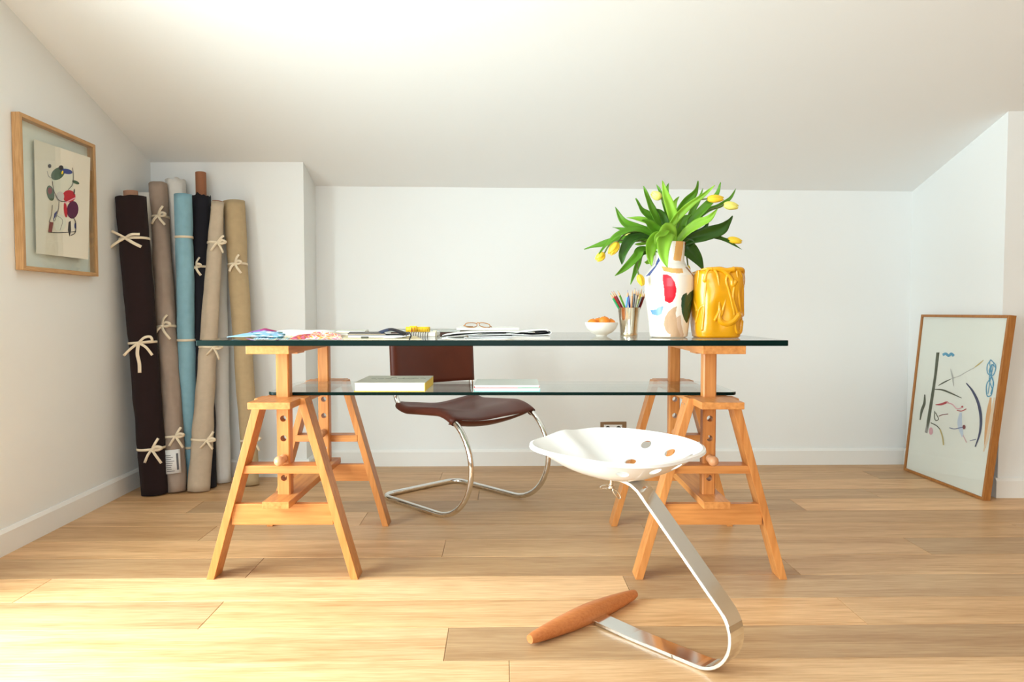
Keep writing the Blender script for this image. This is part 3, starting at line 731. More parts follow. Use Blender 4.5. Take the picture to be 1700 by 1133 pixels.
def art(name, base, p0, nrm, items, par, sc, ox, oy):
    cols = []; b = MB()
    pn = nrm*-1
    for it in items:
        kind, colr, pts = it[0], it[1], it[2]
        if colr not in cols: cols.append(colr)
        b.cur = cols.index(colr)
        off = 0.0004+0.00006*items.index(it)
        def P3(x, y): return onplane(ox+x/sc, oy+y/sc, p0, nrm)+pn*off
        if kind == 'poly':
            b.add([P3(x, y) for x, y in pts], [list(range(len(pts)))])
        elif kind == 'blob':
            cx, cyy, rx, ry, rot = pts; q = []
            for k in range(20):
                a = 2*PI*k/20; x = rx*math.cos(a); y = ry*math.sin(a); q.append((cx+x*math.cos(rot)-y*math.sin(rot), cyy+x*math.sin(rot)+y*math.cos(rot)))
            b.add([P3(x, y) for x, y in q], [list(range(20))])
        else:
            w_ = it[3]; path = catmull([Vector((x, y, 0)) for x, y in pts], 6); L1, L2 = [], []
            for i_, p in enumerate(path):
                d_ = (path[min(i_+1, len(path)-1)]-path[max(i_-1, 0)]).normalized(); s_ = Vector((-d_.y, d_.x, 0))
                f_ = i_/(len(path)-1); w2_ = w_/2*(1 if len(it) < 5 else (0.35+0.65*math.sin(PI*min(max(f_, 0.03), 0.97))))
                L1.append(P3(*(p-s_*w2_)[:2])); L2.append(P3(*(p+s_*w2_)[:2]))
            b.grid([L1, L2], 2, len(path))
    return b.build(name, [inks[c] for c in cols], par, kind='stuff')
inks = {k: mat('ink_'+k, c, 0.75) for k, c in {'black': (0.035, 0.03, 0.035), 'grey': (0.30, 0.29, 0.27), 'olive': (0.06, 0.07, 0.03), 'green': (0.06, 0.12, 0.07), 'blue': (0.05, 0.07, 0.25), 'yellow': (0.85, 0.62, 0.03),
        'red': (0.50, 0.02, 0.035), 'purple': (0.10, 0.015, 0.06), 'maroon': (0.22, 0.03, 0.04), 'sky': (0.07, 0.32, 0.52), 'navy': (0.03, 0.04, 0.12), 'ochre': (0.60, 0.46, 0.16), 'orange': (0.78, 0.40, 0.16), 'peach': (0.86, 0.66, 0.48),
        'pink': (0.80, 0.42, 0.48), 'pale': (0.60, 0.68, 0.82), 'palegrey': (0.56, 0.55, 0.52), 'light': (0.70, 0.72, 0.60)}.items()}
# an own arrangement of blots and lines in the print's colours
items = [('blob', 'light', (370, 500, 66, 90, 0)), ('blob', 'green', (340, 455, 46, 32, -0.7)), ('blob', 'blue', (392, 442, 34, 15, 0.2)), ('blob', 'black', (358, 420, 14, 14, 0)), ('blob', 'yellow', (366, 448, 5, 11, 0.3)), ('blob', 'green', (296, 570, 22, 46, -0.2)), ('blob', 'maroon', (292, 556, 13, 20, 0)),
         ('blob', 'red', (405, 588, 38, 36, 0.3)), ('blob', 'purple', (426, 668, 34, 52, 0.1)), ('blob', 'red', (384, 668, 10, 46, -0.1)), ('blob', 'palegrey', (352, 590, 24, 30, 0)), ('poly', 'maroon', ((290, 738), (312, 742), (304, 800), (282, 797))), ('poly', 'blue', ((318, 690), (336, 672), (322, 720), (310, 738))),
         ('poly', 'black', ((402, 740), (414, 732), (416, 790), (408, 826), (398, 788))), ('blob', 'blue', (441, 762, 5, 17, 0)), ('blob', 'green', (444, 506, 22, 9, 0.4)), ('blob', 'light', (350, 745, 38, 50, 0)),
         ('line', 'black', ((282, 800), (340, 803), (400, 800), (445, 795)), 4), ('line', 'black', ((424, 420), (430, 470), (424, 520), (398, 550)), 3), ('line', 'black', ((306, 500), (316, 560), (345, 612), (385, 618)), 3),
         ('blob', 'black', (290, 410, 9, 12, 0)), ('line', 'grey', ((274, 440), (284, 470), (300, 480)), 3), ('line', 'black', ((306, 640), (300, 700), (286, 740)), 3), ('line', 'black', ((345, 620), (340, 670), (318, 735)), 3), ('line', 'grey', ((330, 700), (365, 730), (350, 790)), 3),
         ('line', 'black', ((436, 545), (432, 580)), 7, 1), ('line', 'pink', ((378, 628), (410, 612), (442, 596)), 7), ('line', 'black', ((420, 700), (442, 740), (440, 800), (412, 820)), 4)]
art('print_image', None, p0, nrm, items, pap, 3.542, 0, 160)
# ---- right picture, leaning on the right wall
A = Vector((2.142, 3.115, 0.816)); B_ = Vector((2.122, 3.752, 0.814)); C = Vector((2.033, 3.752, 0.001)); D = Vector((2.068, 3.140, 0.001))
nn = (B_-A).cross(D-A).normalized()
C.x = A.x-(nn.y*(C.y-A.y)+nn.z*(C.z-A.z))/nn.x
if nn.x < 0: nn = -nn
t, u, v, dn, inner = pic_frame('leaning_picture', A, B_, C, D, nn*0.033, 0.0125, 'large abstract brush painting in a brown wood frame leaning on the right wall', BRNFR, BRNFR)
SHEET = mat('warm_white_paper', (0.90, 0.90, 0.84), 0.8)
panel('picture_sheet', inner, 0.008, 0.003, SHEET, t); panel('glazing', inner, 0.003, 0.0015, PGLASS, t); panel('back_board', inner, 0.027, 0.003, mat('back_card', (0.25, 0.17, 0.1), 0.9), t)
p0 = A+dn*0.008
items = [('line', 'orange', ((566, 520), (555, 600), (545, 700), (535, 790)), 26, 1), ('line', 'peach', ((585, 520), (570, 620), (550, 730), (528, 810)), 18, 1), ('line', 'pale', ((405, 600), (400, 660), (415, 730)), 26, 1),
         ('poly', 'grey', ((254, 500), (262, 500), (240, 650), (226, 712), (212, 706), (232, 600))), ('poly', 'olive', ((274, 277), (291, 277), (279, 380), (262, 500), (240, 640), (226, 690), (222, 650), (246, 500), (262, 400))),
         ('line', 'sky', ((308, 290), (325, 284), (340, 294), (355, 284), (368, 296)), 14), ('line', 'olive', ((285, 455), (315, 438), (352, 420)), 7, 1), ('line', 'palegrey', ((350, 420), (400, 402), (430, 385), (480, 358)), 4), ('line', 'ochre', ((478, 358), (505, 338), (528, 318)), 7, 1),
         ('line', 'olive', ((262, 475), (305, 478), (350, 495), (410, 522)), 9, 1), ('line', 'olive', ((212, 503), (210, 550), (196, 590), (187, 640)), 15, 1), ('line', 'red', ((270, 558), (300, 556), (330, 546), (345, 552)), 12, 1), ('line', 'pink', ((330, 546), (360, 556), (385, 580), (410, 575)), 6), ('line', 'red', ((385, 588), (410, 592), (436, 580)), 5), ('blob', 'red', (414, 569, 6, 5, 0)),
         ('line', 'olive', ((266, 592), (264, 625), (272, 643), (286, 634), (270, 600)), 4), ('line', 'maroon', ((288, 620), (308, 612), (338, 608)), 4), ('line', 'navy', ((436, 442), (470, 485), (500, 550), (514, 630), (508, 710), (484, 784)), 15, 1),
         ('line', 'sky', ((568, 315), (548, 350), (552, 390), (580, 400), (594, 350), (570, 318)), 5), ('line', 'sky', ((560, 330), (572, 400), (545, 450), (548, 510), (572, 500), (580, 430), (562, 390)), 5), ('line', 'sky', ((575, 340), (560, 380), (582, 440), (568, 500)), 6), ('line', 'sky', ((585, 330), (566, 420), (552, 500)), 4), ('line', 'sky', ((595, 360), (575, 345), (560, 420), (575, 470)), 5),
         ('line', 'blue', ((345, 682), (370, 688), (395, 684), (432, 676)), 4), ('blob', 'maroon', (424, 678, 8, 12, 0)), ('line', 'olive', ((245, 655), (275, 670), (295, 690)), 5), ('line', 'ochre', ((295, 690), (308, 730), (314, 775)), 7), ('blob', 'pink', (246, 700, 11, 20, 0)), ('line', 'pink', ((418, 722), (430, 745), (438, 762)), 4), ('line', 'palegrey', ((352, 365), (362, 410), (368, 458)), 7, 1), ('line', 'blue', ((455, 752), (472, 748), (490, 744)), 3)]
art('painting_strokes', None, p0, dn, items, t, 3.237, 1470, 500)

# ================================================================= WALL SOCKET
q0 = ony(995.5, 700, 3.875); q1 = ony(1040, 700, 3.875)
so = thing('wall_socket', ((q0.x+q1.x)/2, 3.874, q0.z-0.045), 'brown double wall socket with white insert on the rear wall', 'socket')
b = MB(); yw = 3.882
b.box(q0.x, q1.x, yw-0.0135, yw, q0.z-0.088, q0.z)
pl = b.build('socket_plate', mat('bronze_plate', (0.28, 0.17, 0.09), 0.45, metal=0.3), so, bevel=0.003, smooth=True)
b = MB(); b.box(q0.x+0.022, q1.x-0.024, yw-0.0155, yw-0.0130, q0.z-0.072, q0.z-0.017); b.build('socket_insert', mat('socket_white', (0.85, 0.85, 0.83), 0.35), so, bevel=0.001)
for fx in (0.3, 0.7):
    b = MB(); b.tube([(q0.x+(q1.x-q0.x)*fx, yw-0.0157, q0.z-0.036), (q0.x+(q1.x-q0.x)*fx, yw-0.0150, q0.z-0.036)], 0.013, 18)
    b.build('socket_hole', mat('socket_dark', (0.05, 0.05, 0.045), 0.6), so)

# ================================================================= PAINTED VASE
def pin(x, y, poly):
    c = False; n = len(poly); j = n-1
    for i in range(n):
        xi, yi = poly[i]; xj, yj = poly[j]
        if (yi > y) != (yj > y) and x < (xj-xi)*(y-yi)/(yj-yi)+xi: c = not c
        j = i
    return c
VY = 2.31; V0 = ony(1110, 560, VY); VX = V0.x; VS = 1199/VY
va = thing('painted_vase', (VX, VY, ZT), 'tall white ceramic vase with red, green, tan and blue brush shapes holding tulips', 'vase')
K = 5.15
def vz(cy_): return ZT+(560.8-(380+cy_/K))/VS
def vdx(cx_): return (960+cx_/K-1110)/VS
shapes = [('vred', [(680,405),(712,404),(745,422),(775,470),(790,530),(782,590),(760,632),(735,642),(700,625),(692,570),(688,510),(678,450)]),
 ('vora', [(800,118),(872,118),(866,180),(856,240),(845,290),(800,288),(778,280),(790,200)]), ('vred', [(885,130),(910,130),(906,163),(890,155)]),
 ('vora', [(678,335),(700,338),(760,352),(848,355),(850,392),(800,396),(740,390),(690,375)]), ('vbrn', [(875,338),(900,340),(930,365),(958,405),(950,420),(915,385)]),
 ('vblu', [(668,255),(676,285),(650,325),(590,408),(565,415),(600,370),(640,325)]), ('vgrn', [(835,600),(845,575),(882,553),(890,575),(915,550),(945,535),(985,508),(985,600),(960,670),(930,760),(905,805),(893,808),(868,775),(845,720),(835,660)]),
 ('vlbl', [(600,698),(640,695),(652,675),(668,672),(672,668),(690,668),(680,730),(655,747),(615,737)]), ('vtan', [(798,668),(765,680),(730,712),(705,760),(698,820),(715,870),(745,905),(795,932),(850,934),(826,880),(808,840),(802,780),(790,730)]),
 ('vpal', [(800,760),(835,740),(845,820),(870,900),(872,934),(850,934),(826,880),(808,840)]), ('vyel', [(572,480),(605,478),(608,600),(590,602)]), ('vyel', [(560,760),(600,770),(590,830),(578,820)])]
vcols = {'vred': (0.72, 0.012, 0.03), 'vora': (0.80, 0.44, 0.14), 'vbrn': (0.42, 0.22, 0.11), 'vblu': (0.07, 0.10, 0.32), 'vgrn': (0.008, 0.07, 0.035), 'vlbl': (0.14, 0.30, 0.72), 'vtan': (0.60, 0.40, 0.25), 'vpal': (0.68, 0.50, 0.36), 'vyel': (0.86, 0.82, 0.60)}
VW = mat('white_glaze', (0.90, 0.87, 0.80), 0.14, coat=0.4, bump=0.05, bscale=30)
vm = [VW]+[mat('glaze_'+k, c, 0.25, coat=0.15, var=0.25, vscale=60, stretch=(1, 1, 0.3)) for k, c in vcols.items()]; vk = list(vcols)
prof = [(0.0, 0.0), (0.052, 0.0), (0.0585, 0.003), (0.0600, 0.012), (0.0640, 0.05), (0.0695, 0.09), (0.0745, 0.125), (0.0772, 0.160), (0.0775, 0.185), (0.0760, 0.1965), (0.0715, 0.2045), (0.058, 0.2240), (0.0500, 0.2345), (0.0470, 0.2420), (0.0468, 0.255), (0.049, 0.30), (0.0495, 0.3015), (0.0475, 0.3015), (0.0450, 0.255), (0.045, 0.20), (0.02, 0.10), (0.0, 0.10)]
pp = []
for i in range(len(prof)-1):
    a, c = Vector(prof[i]), Vector(prof[i+1]); m_ = max(1, int((c-a).length/0.0016)) if 2 < i < 16 else 1
    for k in range(m_): pp.append(tuple(a.lerp(c, k/m_)))
pp.append(prof[-1]); pp = [(max(r_, 0.0005), z) for r_, z in pp]
seg = 320; b = MB(); b.lathe(pp, (VX, VY, ZT+0.0003), seg)
mi = []
for f in b.f:
    c = sum((b.v[i] for i in f), Vector())/len(f); m_ = 0
    if len(f) == 4 and c.y < VY+0.02 and c.z > ZT+0.004 and Vector((c.x-VX, c.y-VY)).length > 0.044:
        cx_ = ((c.x-VX)*VS+150)*K; cy_ = (560.8-(c.z-ZT)*VS-380)*K
        for k, poly in shapes:
            if pin(cx_, cy_, poly) and c.y < VY: m_ = 1+vk.index(k)
    mi.append(m_)
b.mi = mi; b.build('vase_body', vm, va, smooth=True)
# ================================================================= YELLOW DRIP VASE
YY = 2.30; y0_ = ony(1188, 561, YY); YX = y0_.x; YS = 1199/YY
YG = mat('yellow_glaze', (0.73, 0.33, 0.004), 0.24, coat=0.2, var=0.12, vscale=30)
yv = thing('drip_vase', (YX, YY, ZT), 'squat yellow ceramic vase covered in thick drips beside the painted vase', 'vase')
sq = lambda a: 1/((abs(math.cos(a))**3.4+abs(math.sin(a))**3.4)**(1/3.4))
pr = [(0.001, 0), (0.064, 0), (0.0690, 0.004), (0.0710, 0.02), (0.0735, 0.08), (0.0755, 0.14), (0.0765, 0.18), (0.0745, 0.200), (0.0700, 0.209), (0.064, 0.209), (0.060, 0.20), (0.060, 0.12), (0.001, 0.12)]
p2 = []
for i in range(len(pr)-1):
    for k in range(6): p2.append(tuple(Vector(pr[i]).lerp(Vector(pr[i+1]), k/6)))
p2.append(pr[-1])
b = MB(); b.lathe(p2, (YX, YY, ZT+0.0003), 96, shape=sq)
for v_ in b.v:
    d_ = Vector((v_.x-YX, v_.y-YY, 0)); h = v_.z-ZT
    if h > 0.01:
        nn_ = noise.noise(Vector((v_.x*22, v_.y*22, v_.z*13)))
        v_ += d_.normalized()*0.0080*nn_*min(1, h/0.05)
        if h > 0.17: v_.z += 0.007*noise.noise(Vector((v_.x*40, v_.y*40, 1)))
b.build('vase_body', YG, yv, smooth=True, auto=False)
def ysurf(cx_, cy_, back=False):
    dx = (960+cx_/K-1188)/YS; z = ZT+max(0.004, (561.5-(380+cy_/K))/YS)
    h = z-ZT; rr_ = 0.071+0.0055*min(1, h/0.18)
    x = max(-0.999, min(0.999, dx/rr_)); y = (1-abs(x)**3.4)**(1/3.4)*rr_
    return Vector((YX+x*rr_, YY-y, min(z, ZT+0.214)))
drips = [([(1060,360),(1040,400),(1030,455)],13),([(1100,350),(1130,420),(1145,520),(1160,560),(1145,640),(1150,700),(1115,780)],11),([(1115,345),(1180,380),(1240,440),(1255,495),(1275,470)],15),([(1150,560),(1100,600),(1040,650),(1000,690),(985,800)],9),([(1160,700),(1150,760),(1170,800),(1220,815),(1270,790),(1310,745)],22),
 ([(1190,540),(1195,620),(1180,690),(1165,740)],10),([(1300,365),(1330,420),(1345,520),(1350,640),(1360,740)],14),([(1340,370),(1375,450),(1385,560),(1380,700),(1375,800)],16),([(1270,500),(1260,600),(1290,700),(1310,745)],12),([(1290,380),(1300,470),(1310,560),(1330,690),(1350,750)],9),
 ([(1280,800),(1290,860),(1310,890),(1340,880),(1350,800)],13),([(990,370),(985,480),(975,600),(985,700)],9),([(1040,460),(1035,560),(1030,700),(1020,860)],10),([(1230,380),(1200,450),(1230,560),(1265,700),(1270,740)],10),([(1250,360),(1300,352),(1350,372),(1380,430)],14),([(1080,352),(1110,338),(1150,350),(1200,372),(1260,365)],14),([(1310,750),(1340,745),(1375,740)],16),([(1000,370),(1040,358),(1080,360)],9)]
b = MB()
for pts, w_ in drips:
    path = catmull([ysurf(x, y) for x, y in pts], 5); r0 = w_/K/YS*1.35
    path = [p+Vector((0, r0*0.45, 0)) for p in path]
    b.tube(path, [r0*(0.75+0.35*i/(len(path)-1)) for i in range(len(path))], 10)
    b.lathe([(0.0005, -r0*1.25), (r0*0.8, -r0*0.9), (r0*1.2, 0), (r0*0.8, r0*0.9), (0.0005, r0*1.25)], tuple(path[-1]), 12)
dr = b.build('glaze_drips', YG, yv, smooth=True, auto=False, kind='stuff')
md = dr.modifiers.new('fuse', 'REMESH'); md.mode = 'VOXEL'; md.voxel_size = 0.0014; md.use_smooth_shade = True

# ================================================================= TULIPS
TK = 5.964
def tp(x, y, dy): return ony(960+x/TK, 290+y/TK, VY+dy)
LEAFM = []
def leafmat(name, c):
    m = mat(name, c, 0.42, var=0.22, vscale=18, bump=0.15, bscale=120); b_ = m.node_tree.nodes['Principled BSDF']
    nt, N, L = nodes(m); tr_ = N.new('ShaderNodeBsdfTranslucent'); tr_.inputs[0].default_value = (c[0]*1.6, min(1, c[1]*1.5), c[2], 1); mx = N.new('ShaderNodeMixShader'); mx.inputs[0].default_value = 0.3
    L.new(b_.outputs[0], mx.inputs[1]); L.new(tr_.outputs[0], mx.inputs[2]); L.new(mx.outputs[0], N['Material Output'].inputs[0])
    return m
LG = [leafmat('leaf_green', (0.13, 0.34, 0.018)), leafmat('leaf_light', (0.30, 0.56, 0.05)), leafmat('leaf_dark', (0.045, 0.14, 0.014))]
leaves = [  # points base->tip, width, depth at tip, tone
 ([(930,690),(760,620),(600,545),(450,470),(365,320)],92,-0.02,0), ([(900,680),(720,600),(480,552),(340,522)],45,0.04,0), ([(920,700),(700,640),(420,655),(200,705),(58,742)],74,0.02,0),
 ([(930,700),(730,600),(560,550),(400,600),(290,690),(200,792)],62,-0.06,0), ([(900,700),(700,640),(540,650),(450,780),(430,892)],120,-0.04,2), ([(880,700),(650,745),(580,815),(470,920),(363,1004)],80,-0.05,0),
 ([(860,700),(640,780),(590,880),(550,990),(517,1090)],52,-0.03,0), ([(930,690),(800,630),(720,690),(705,790),(725,906)],120,-0.09,1), ([(940,690),(900,560),(850,640),(845,780),(882,920)],138,-0.10,1),
 ([(930,690),(800,560),(700,430),(620,350),(568,235)],88,0.0,0), ([(940,680),(820,560),(745,390),(690,250),(646,112)],76,-0.03,0), ([(950,690),(875,480),(850,300),(812,180),(775,98)],46,0.06,0),
 ([(950,690),(935,480),(915,330),(868,190),(832,58)],86,-0.06,1), ([(930,600),(900,350),(880,200),(880,130),(897,85)],36,0.08,0), ([(960,690),(930,480),(940,370),(955,280),(998,218)],56,0.05,1),
 ([(960,690),(970,450),(1050,290),(1150,180),(1186,62)],82,0.0,0), ([(930,680),(905,560),(960,440),(1090,310),(1230,210),(1355,103)],66,-0.06,1), ([(980,690),(1060,500),(1130,360),(1195,250),(1235,135)],52,0.09,0),
 ([(1000,700),(1050,580),(1120,470),(1260,330),(1370,210),(1410,76)],86,-0.03,0), ([(1100,520),(1270,365),(1400,312),(1500,240),(1562,138)],44,0.0,0), ([(990,690),(1060,590),(1180,500),(1290,440),(1378,340)],92,-0.05,1),
 ([(1000,700),(1060,660),(1260,590),(1400,540),(1470,480),(1527,408)],118,0.0,2), ([(1020,690),(1150,610),(1300,602),(1450,645),(1620,742)],44,0.02,2), ([(990,690),(1050,690),(1100,740),(1170,830),(1242,950)],138,0.02,2),
 ([(980,700),(1000,600),(1020,500),(1060,440),(1125,398)],100,-0.02,0), ([(930,690),(880,540),(850,430),(810,370),(765,340)],66,-0.04,2), ([(920,690),(810,570),(720,480),(600,440),(478,428)],60,0.03,1),
 ([(930,690),(820,600),(740,530),(680,480),(625,455)],96,-0.05,0), ([(900,560),(880,545),(840,590),(780,620),(760,690)],64,-0.11,1), ([(960,700),(900,640),(720,660),(620,690),(560,690)],50,0.0,1),
 ([(980,700),(985,600),(960,480),(900,430),(880,400)],80,0.03,2), ([(1000,700),(1130,640),(1240,560),(1290,470)],80,0.03,2), ([(900,700),(760,760),(690,860),(655,870)],56,-0.02,1), ([(1000,690),(1080,560),(1150,430),(1200,400)],70,0.05,0)]
mouth = Vector((VX, VY, ZT+0.300))
PET = mat('tulip_yellow', (0.90, 0.62, 0.035), 0.45, var=0.12, vscale=40); PETL = mat('tulip_pale', (0.90, 0.84, 0.20), 0.45, var=0.1, vscale=40); STEM = mat('tulip_stem', (0.12, 0.17, 0.04), 0.5)
flowers = [  # base px, tip px, depth, width, stem path
 ((822,232),(722,180),-0.02,84,[(940,690),(900,480),(870,330),(822,232)],1,'pale yellow tulip pointing up and left at the top of the bunch'), ((1278,240),(1442,240),-0.05,74,[(980,690),(1020,430),(1120,300),(1200,252),(1278,240)],0,'yellow tulip pointing right, topmost on the right side of the bunch'), ((1440,298),(1586,322),-0.02,80,[(1000,700),(1150,430),(1300,350),(1380,325),(1440,298)],1,'pale yellow tulip pointing right just under the topmost right one'),
 ((1478,640),(1622,668),0.02,68,[(1010,700),(1150,610),(1290,598),(1400,618),(1478,640)],0,'yellow tulip lowest on the right, above the yellow drip vase'), ((392,672),(308,794),-0.05,92,[(920,690),(700,590),(520,570),(440,610),(392,672)],0,'plump yellow tulip drooping on the left, right of the leftmost one'), ((258,780),(176,850),-0.03,82,[(900,690),(640,660),(430,650),(310,700),(258,780)],0,'leftmost yellow tulip of the bunch, drooping under a leaf tip'),
 ((598,992),(642,1102),-0.05,70,[(900,690),(700,730),(600,840),(585,930),(598,992)],0,'yellow tulip hanging straight down beside the shoulder of the painted vase'), ((530,585),(450,622),0.04,40,[(900,690),(700,610),(600,585),(530,585)],1,'small pale tulip bud half hidden among the leaves on the left'), ((1085,900),(1100,965),0.06,34,[(1000,700),(1060,730),(1075,820),(1085,900)],0,'small tulip bud peeping out behind the right shoulder of the painted vase')]
TUL = []
for bp_, tip, dy, w_, stem, pale, lab in flowers:
    t = thing('tulip', tuple(mouth), lab, 'tulip', 'tulips in the painted vase'); TUL.append(t)
    a = tp(*bp_, dy); c = tp(*tip, dy); ax = c-a; L_ = ax.length; ax.normalize(); e1 = ax.cross(Vector((0, 1, 0))).normalized(); e2 = ax.cross(e1)
    P3 = [tp(x, y, dy*i/(len(stem)-1)) for i, (x, y) in enumerate(stem)]; P3[0] = mouth+Vector((R.uniform(-.02, .02), R.uniform(-.02, .02), -0.03))
    b = MB(); b.tube(catmull(P3, 6), 0.0024, 8); b.build('stem', STEM, t, smooth=True)
    W_ = w_/TK/VS/2; pm = PETL if pale else PET
    b = MB(); n_ = 10; vs = []
    b.tube([a+ax*(L_*0.03+L_*0.88*i/n_) for i in range(n_+1)], [max(0.0006, W_*0.86*math.sin(PI*(0.04+0.90*(i/n_)**0.85))**0.7) for i in range(n_+1)], 14); fl_ = b.build('tulip_flower', pm, t, smooth=True, auto=False)
    for ring in range(2):
        for k in range(3):
            b = MB(); a0 = k*2*PI/3+ring*PI/3; G_ = []
            for i in range(9):
                f_ = i/8; rad_ = W_*(math.sin(PI*(0.08+0.84*f_**0.85))**0.7)*(1.0 if ring == 0 else 0.94); span = 1.15*math.sin(PI*(0.15+0.83*f_))**0.6; row = []
                for q in (-1, -0.5, 0, 0.5, 1):
                    an = a0+q*span*0.75; rq = rad_*(1+0.06*(1-abs(q))-0.03*ring)
                    row.append(a+ax*(L_*f_*(1-0.05*abs(q)))+(e1*math.cos(an)+e2*math.sin(an))*rq)
                G_.append(row)
            b.grid(G_, 9, 5); b.build('petal', pm, fl_, smooth=True, auto=False, solid=0.0007)
for idx, (pts, w_, dy, tone) in enumerate(leaves):
    tipx, tipy = pts[-1]; own = min(range(9), key=lambda i: (flowers[i][0][0]-tipx)**2+(flowers[i][0][1]-tipy)**2)
    n_ = len(pts); P3 = []
    for i, (x, y) in enumerate(pts):
        f_ = i/(n_-1); P3.append(tp(x, y, dy*f_**0.8+(-0.01 if dy < -0.03 else 0)))
    base = mouth+Vector((R.uniform(-0.03, 0.03), R.uniform(-0.03, 0.02), -0.035))
    if idx not in (13, 19, 28): P3[0] = base
    path = catmull(P3, 7); m_ = len(path); W_ = w_/TK/VS*1.12
    A_ = []; twist0 = R.uniform(-0.35, 0.35)
    for i, p in enumerate(path):
        f_ = i/(m_-1); d_ = (path[min(i+1, m_-1)]-path[max(i-1, 0)]).normalized()
        vw = Vector((0, -1, 0.25)); sd_ = d_.cross(vw); sd_ = sd_.normalized() if sd_.length > 0.05 else Vector((1, 0, 0)); nr_ = sd_.cross(d_).normalized()
        tw = twist0+0.6*math.sin(f_*2.5+idx); s2 = sd_*math.cos(tw*0.7)+nr_*math.sin(tw*0.7); n2 = s2.cross(d_).normalized()
        prof_ = (math.sin(PI*min(1, f_*0.93+0.07)**0.85))**0.75 if f_ < 1 else 0
        if f_ > 0.985: prof_ = 0.03
        hw = W_/2*max(0.02, prof_)*(0.55+0.45*min(1, f_*3)); row = []
        for q in (-1, -0.6, -0.25, 0, 0.25, 0.6, 1):
            wav = 0.0018*math.sin(f_*16+idx+q*2)*abs(q)
            row.append(p+s2*hw*q+n2*(abs(q)**1.2*hw*0.5+wav))
        A_.append(row)
    b = MB(); b.grid(A_, m_, 7); b.build('leaf', LG[tone], TUL[own], smooth=True, auto=False, solid=0.0008)

# ================================================================= SILVER CUP + PENCILS
CY = 2.47; c_ = ony(1043.8, 557, CY); CX = c_.x
cu = thing('silver_cup', (CX, CY, ZT), 'dented silver beaker full of coloured pencils on the desk', 'cup')
b = MB(); b.lathe([(0.001, 0.0003), (0.0295, 0.0003), (0.0305, 0.002), (0.0303, 0.010), (0.0330, 0.045), (0.0382, 0.0935), (0.0390, 0.095), (0.0378, 0.0945), (0.0320, 0.045), (0.0290, 0.006), (0.001, 0.005)], (CX, CY, ZT), 48); b.build('beaker', SILVER, cu, smooth=True)
CKx, CKs = 1000, 11.333
pens = [('bright green', (0.02, 0.36, 0.12), (200,288),(300,460),-0.012), ('bright red', (0.62, 0.03, 0.03), (222,255),(330,460),0.0), ('crimson', (0.28, 0.015, 0.03), (258,245),(372,460),0.01), ('leaf green', (0.10, 0.30, 0.03), (325,232),(420,460),-0.01), ('light blue', (0.06, 0.32, 0.80), (468,262),(450,460),-0.012),
        ('dark blue', (0.02, 0.05, 0.42), (486,240),(515,460),0.005), ('ochre orange', (0.66, 0.25, 0.04), (560,245),(545,460),-0.008), ('black', (0.012, 0.012, 0.015), (605,200),(580,460),-0.014), ('white', (0.82, 0.78, 0.70), (640,235),(622,460),0.0),
        ('dark brown', (0.12, 0.03, 0.02), (672,235),(640,460),0.012), ('olive green', (0.22, 0.24, 0.03), (680,300),(648,460),-0.010), ('lemon yellow', (0.80, 0.74, 0.04), (722,210),(665,460),0.006), ('brown black', (0.035, 0.012, 0.012), (742,262),(672,460),-0.014), ('wine red', (0.22, 0.015, 0.02), (780,262),(708,460),0.004)]
WOODT = mat('sharpened_wood', (0.72, 0.45, 0.25), 0.7)
for nm, colr, tpx, bpx, dy in pens:
    a = ony(CKx+tpx[0]/CKs, 470+tpx[1]/CKs, CY+dy); c = ony(CKx+bpx[0]/CKs, 470+bpx[1]/CKs, CY+dy*0.6)
    d_ = (c-a).normalized(); foot = c+d_*((c.z-(ZT+0.0075))/-d_.z)
    lim = 0.0245; off = Vector((foot.x-CX, foot.y-CY))
    if off.length > lim: off *= lim/off.length
    foot = Vector((CX+off.x, CY+off.y, ZT+0.0075)); d_ = (a-foot).normalized()
    t = thing('pencil', tuple(foot), nm+' pencil standing in the silver beaker', 'pencil', 'pencils in the beaker')
    pm = mat('lacquer_'+nm.replace(' ', '_'), colr, 0.3)
    b = MB(); b.tube([foot, foot.lerp(a, 0.5), a], 0.0036, 6); b.build('barrel', pm, t)
    b = MB(); b.tube([a, a+d_*0.015], [0.0034, 0.0012], 8); b.build('sharpened_end', WOODT, t)
    b = MB(); b.tube([a+d_*0.0148, a+d_*0.0195], [0.0012, 0.0003], 6); b.build('lead', pm, t)

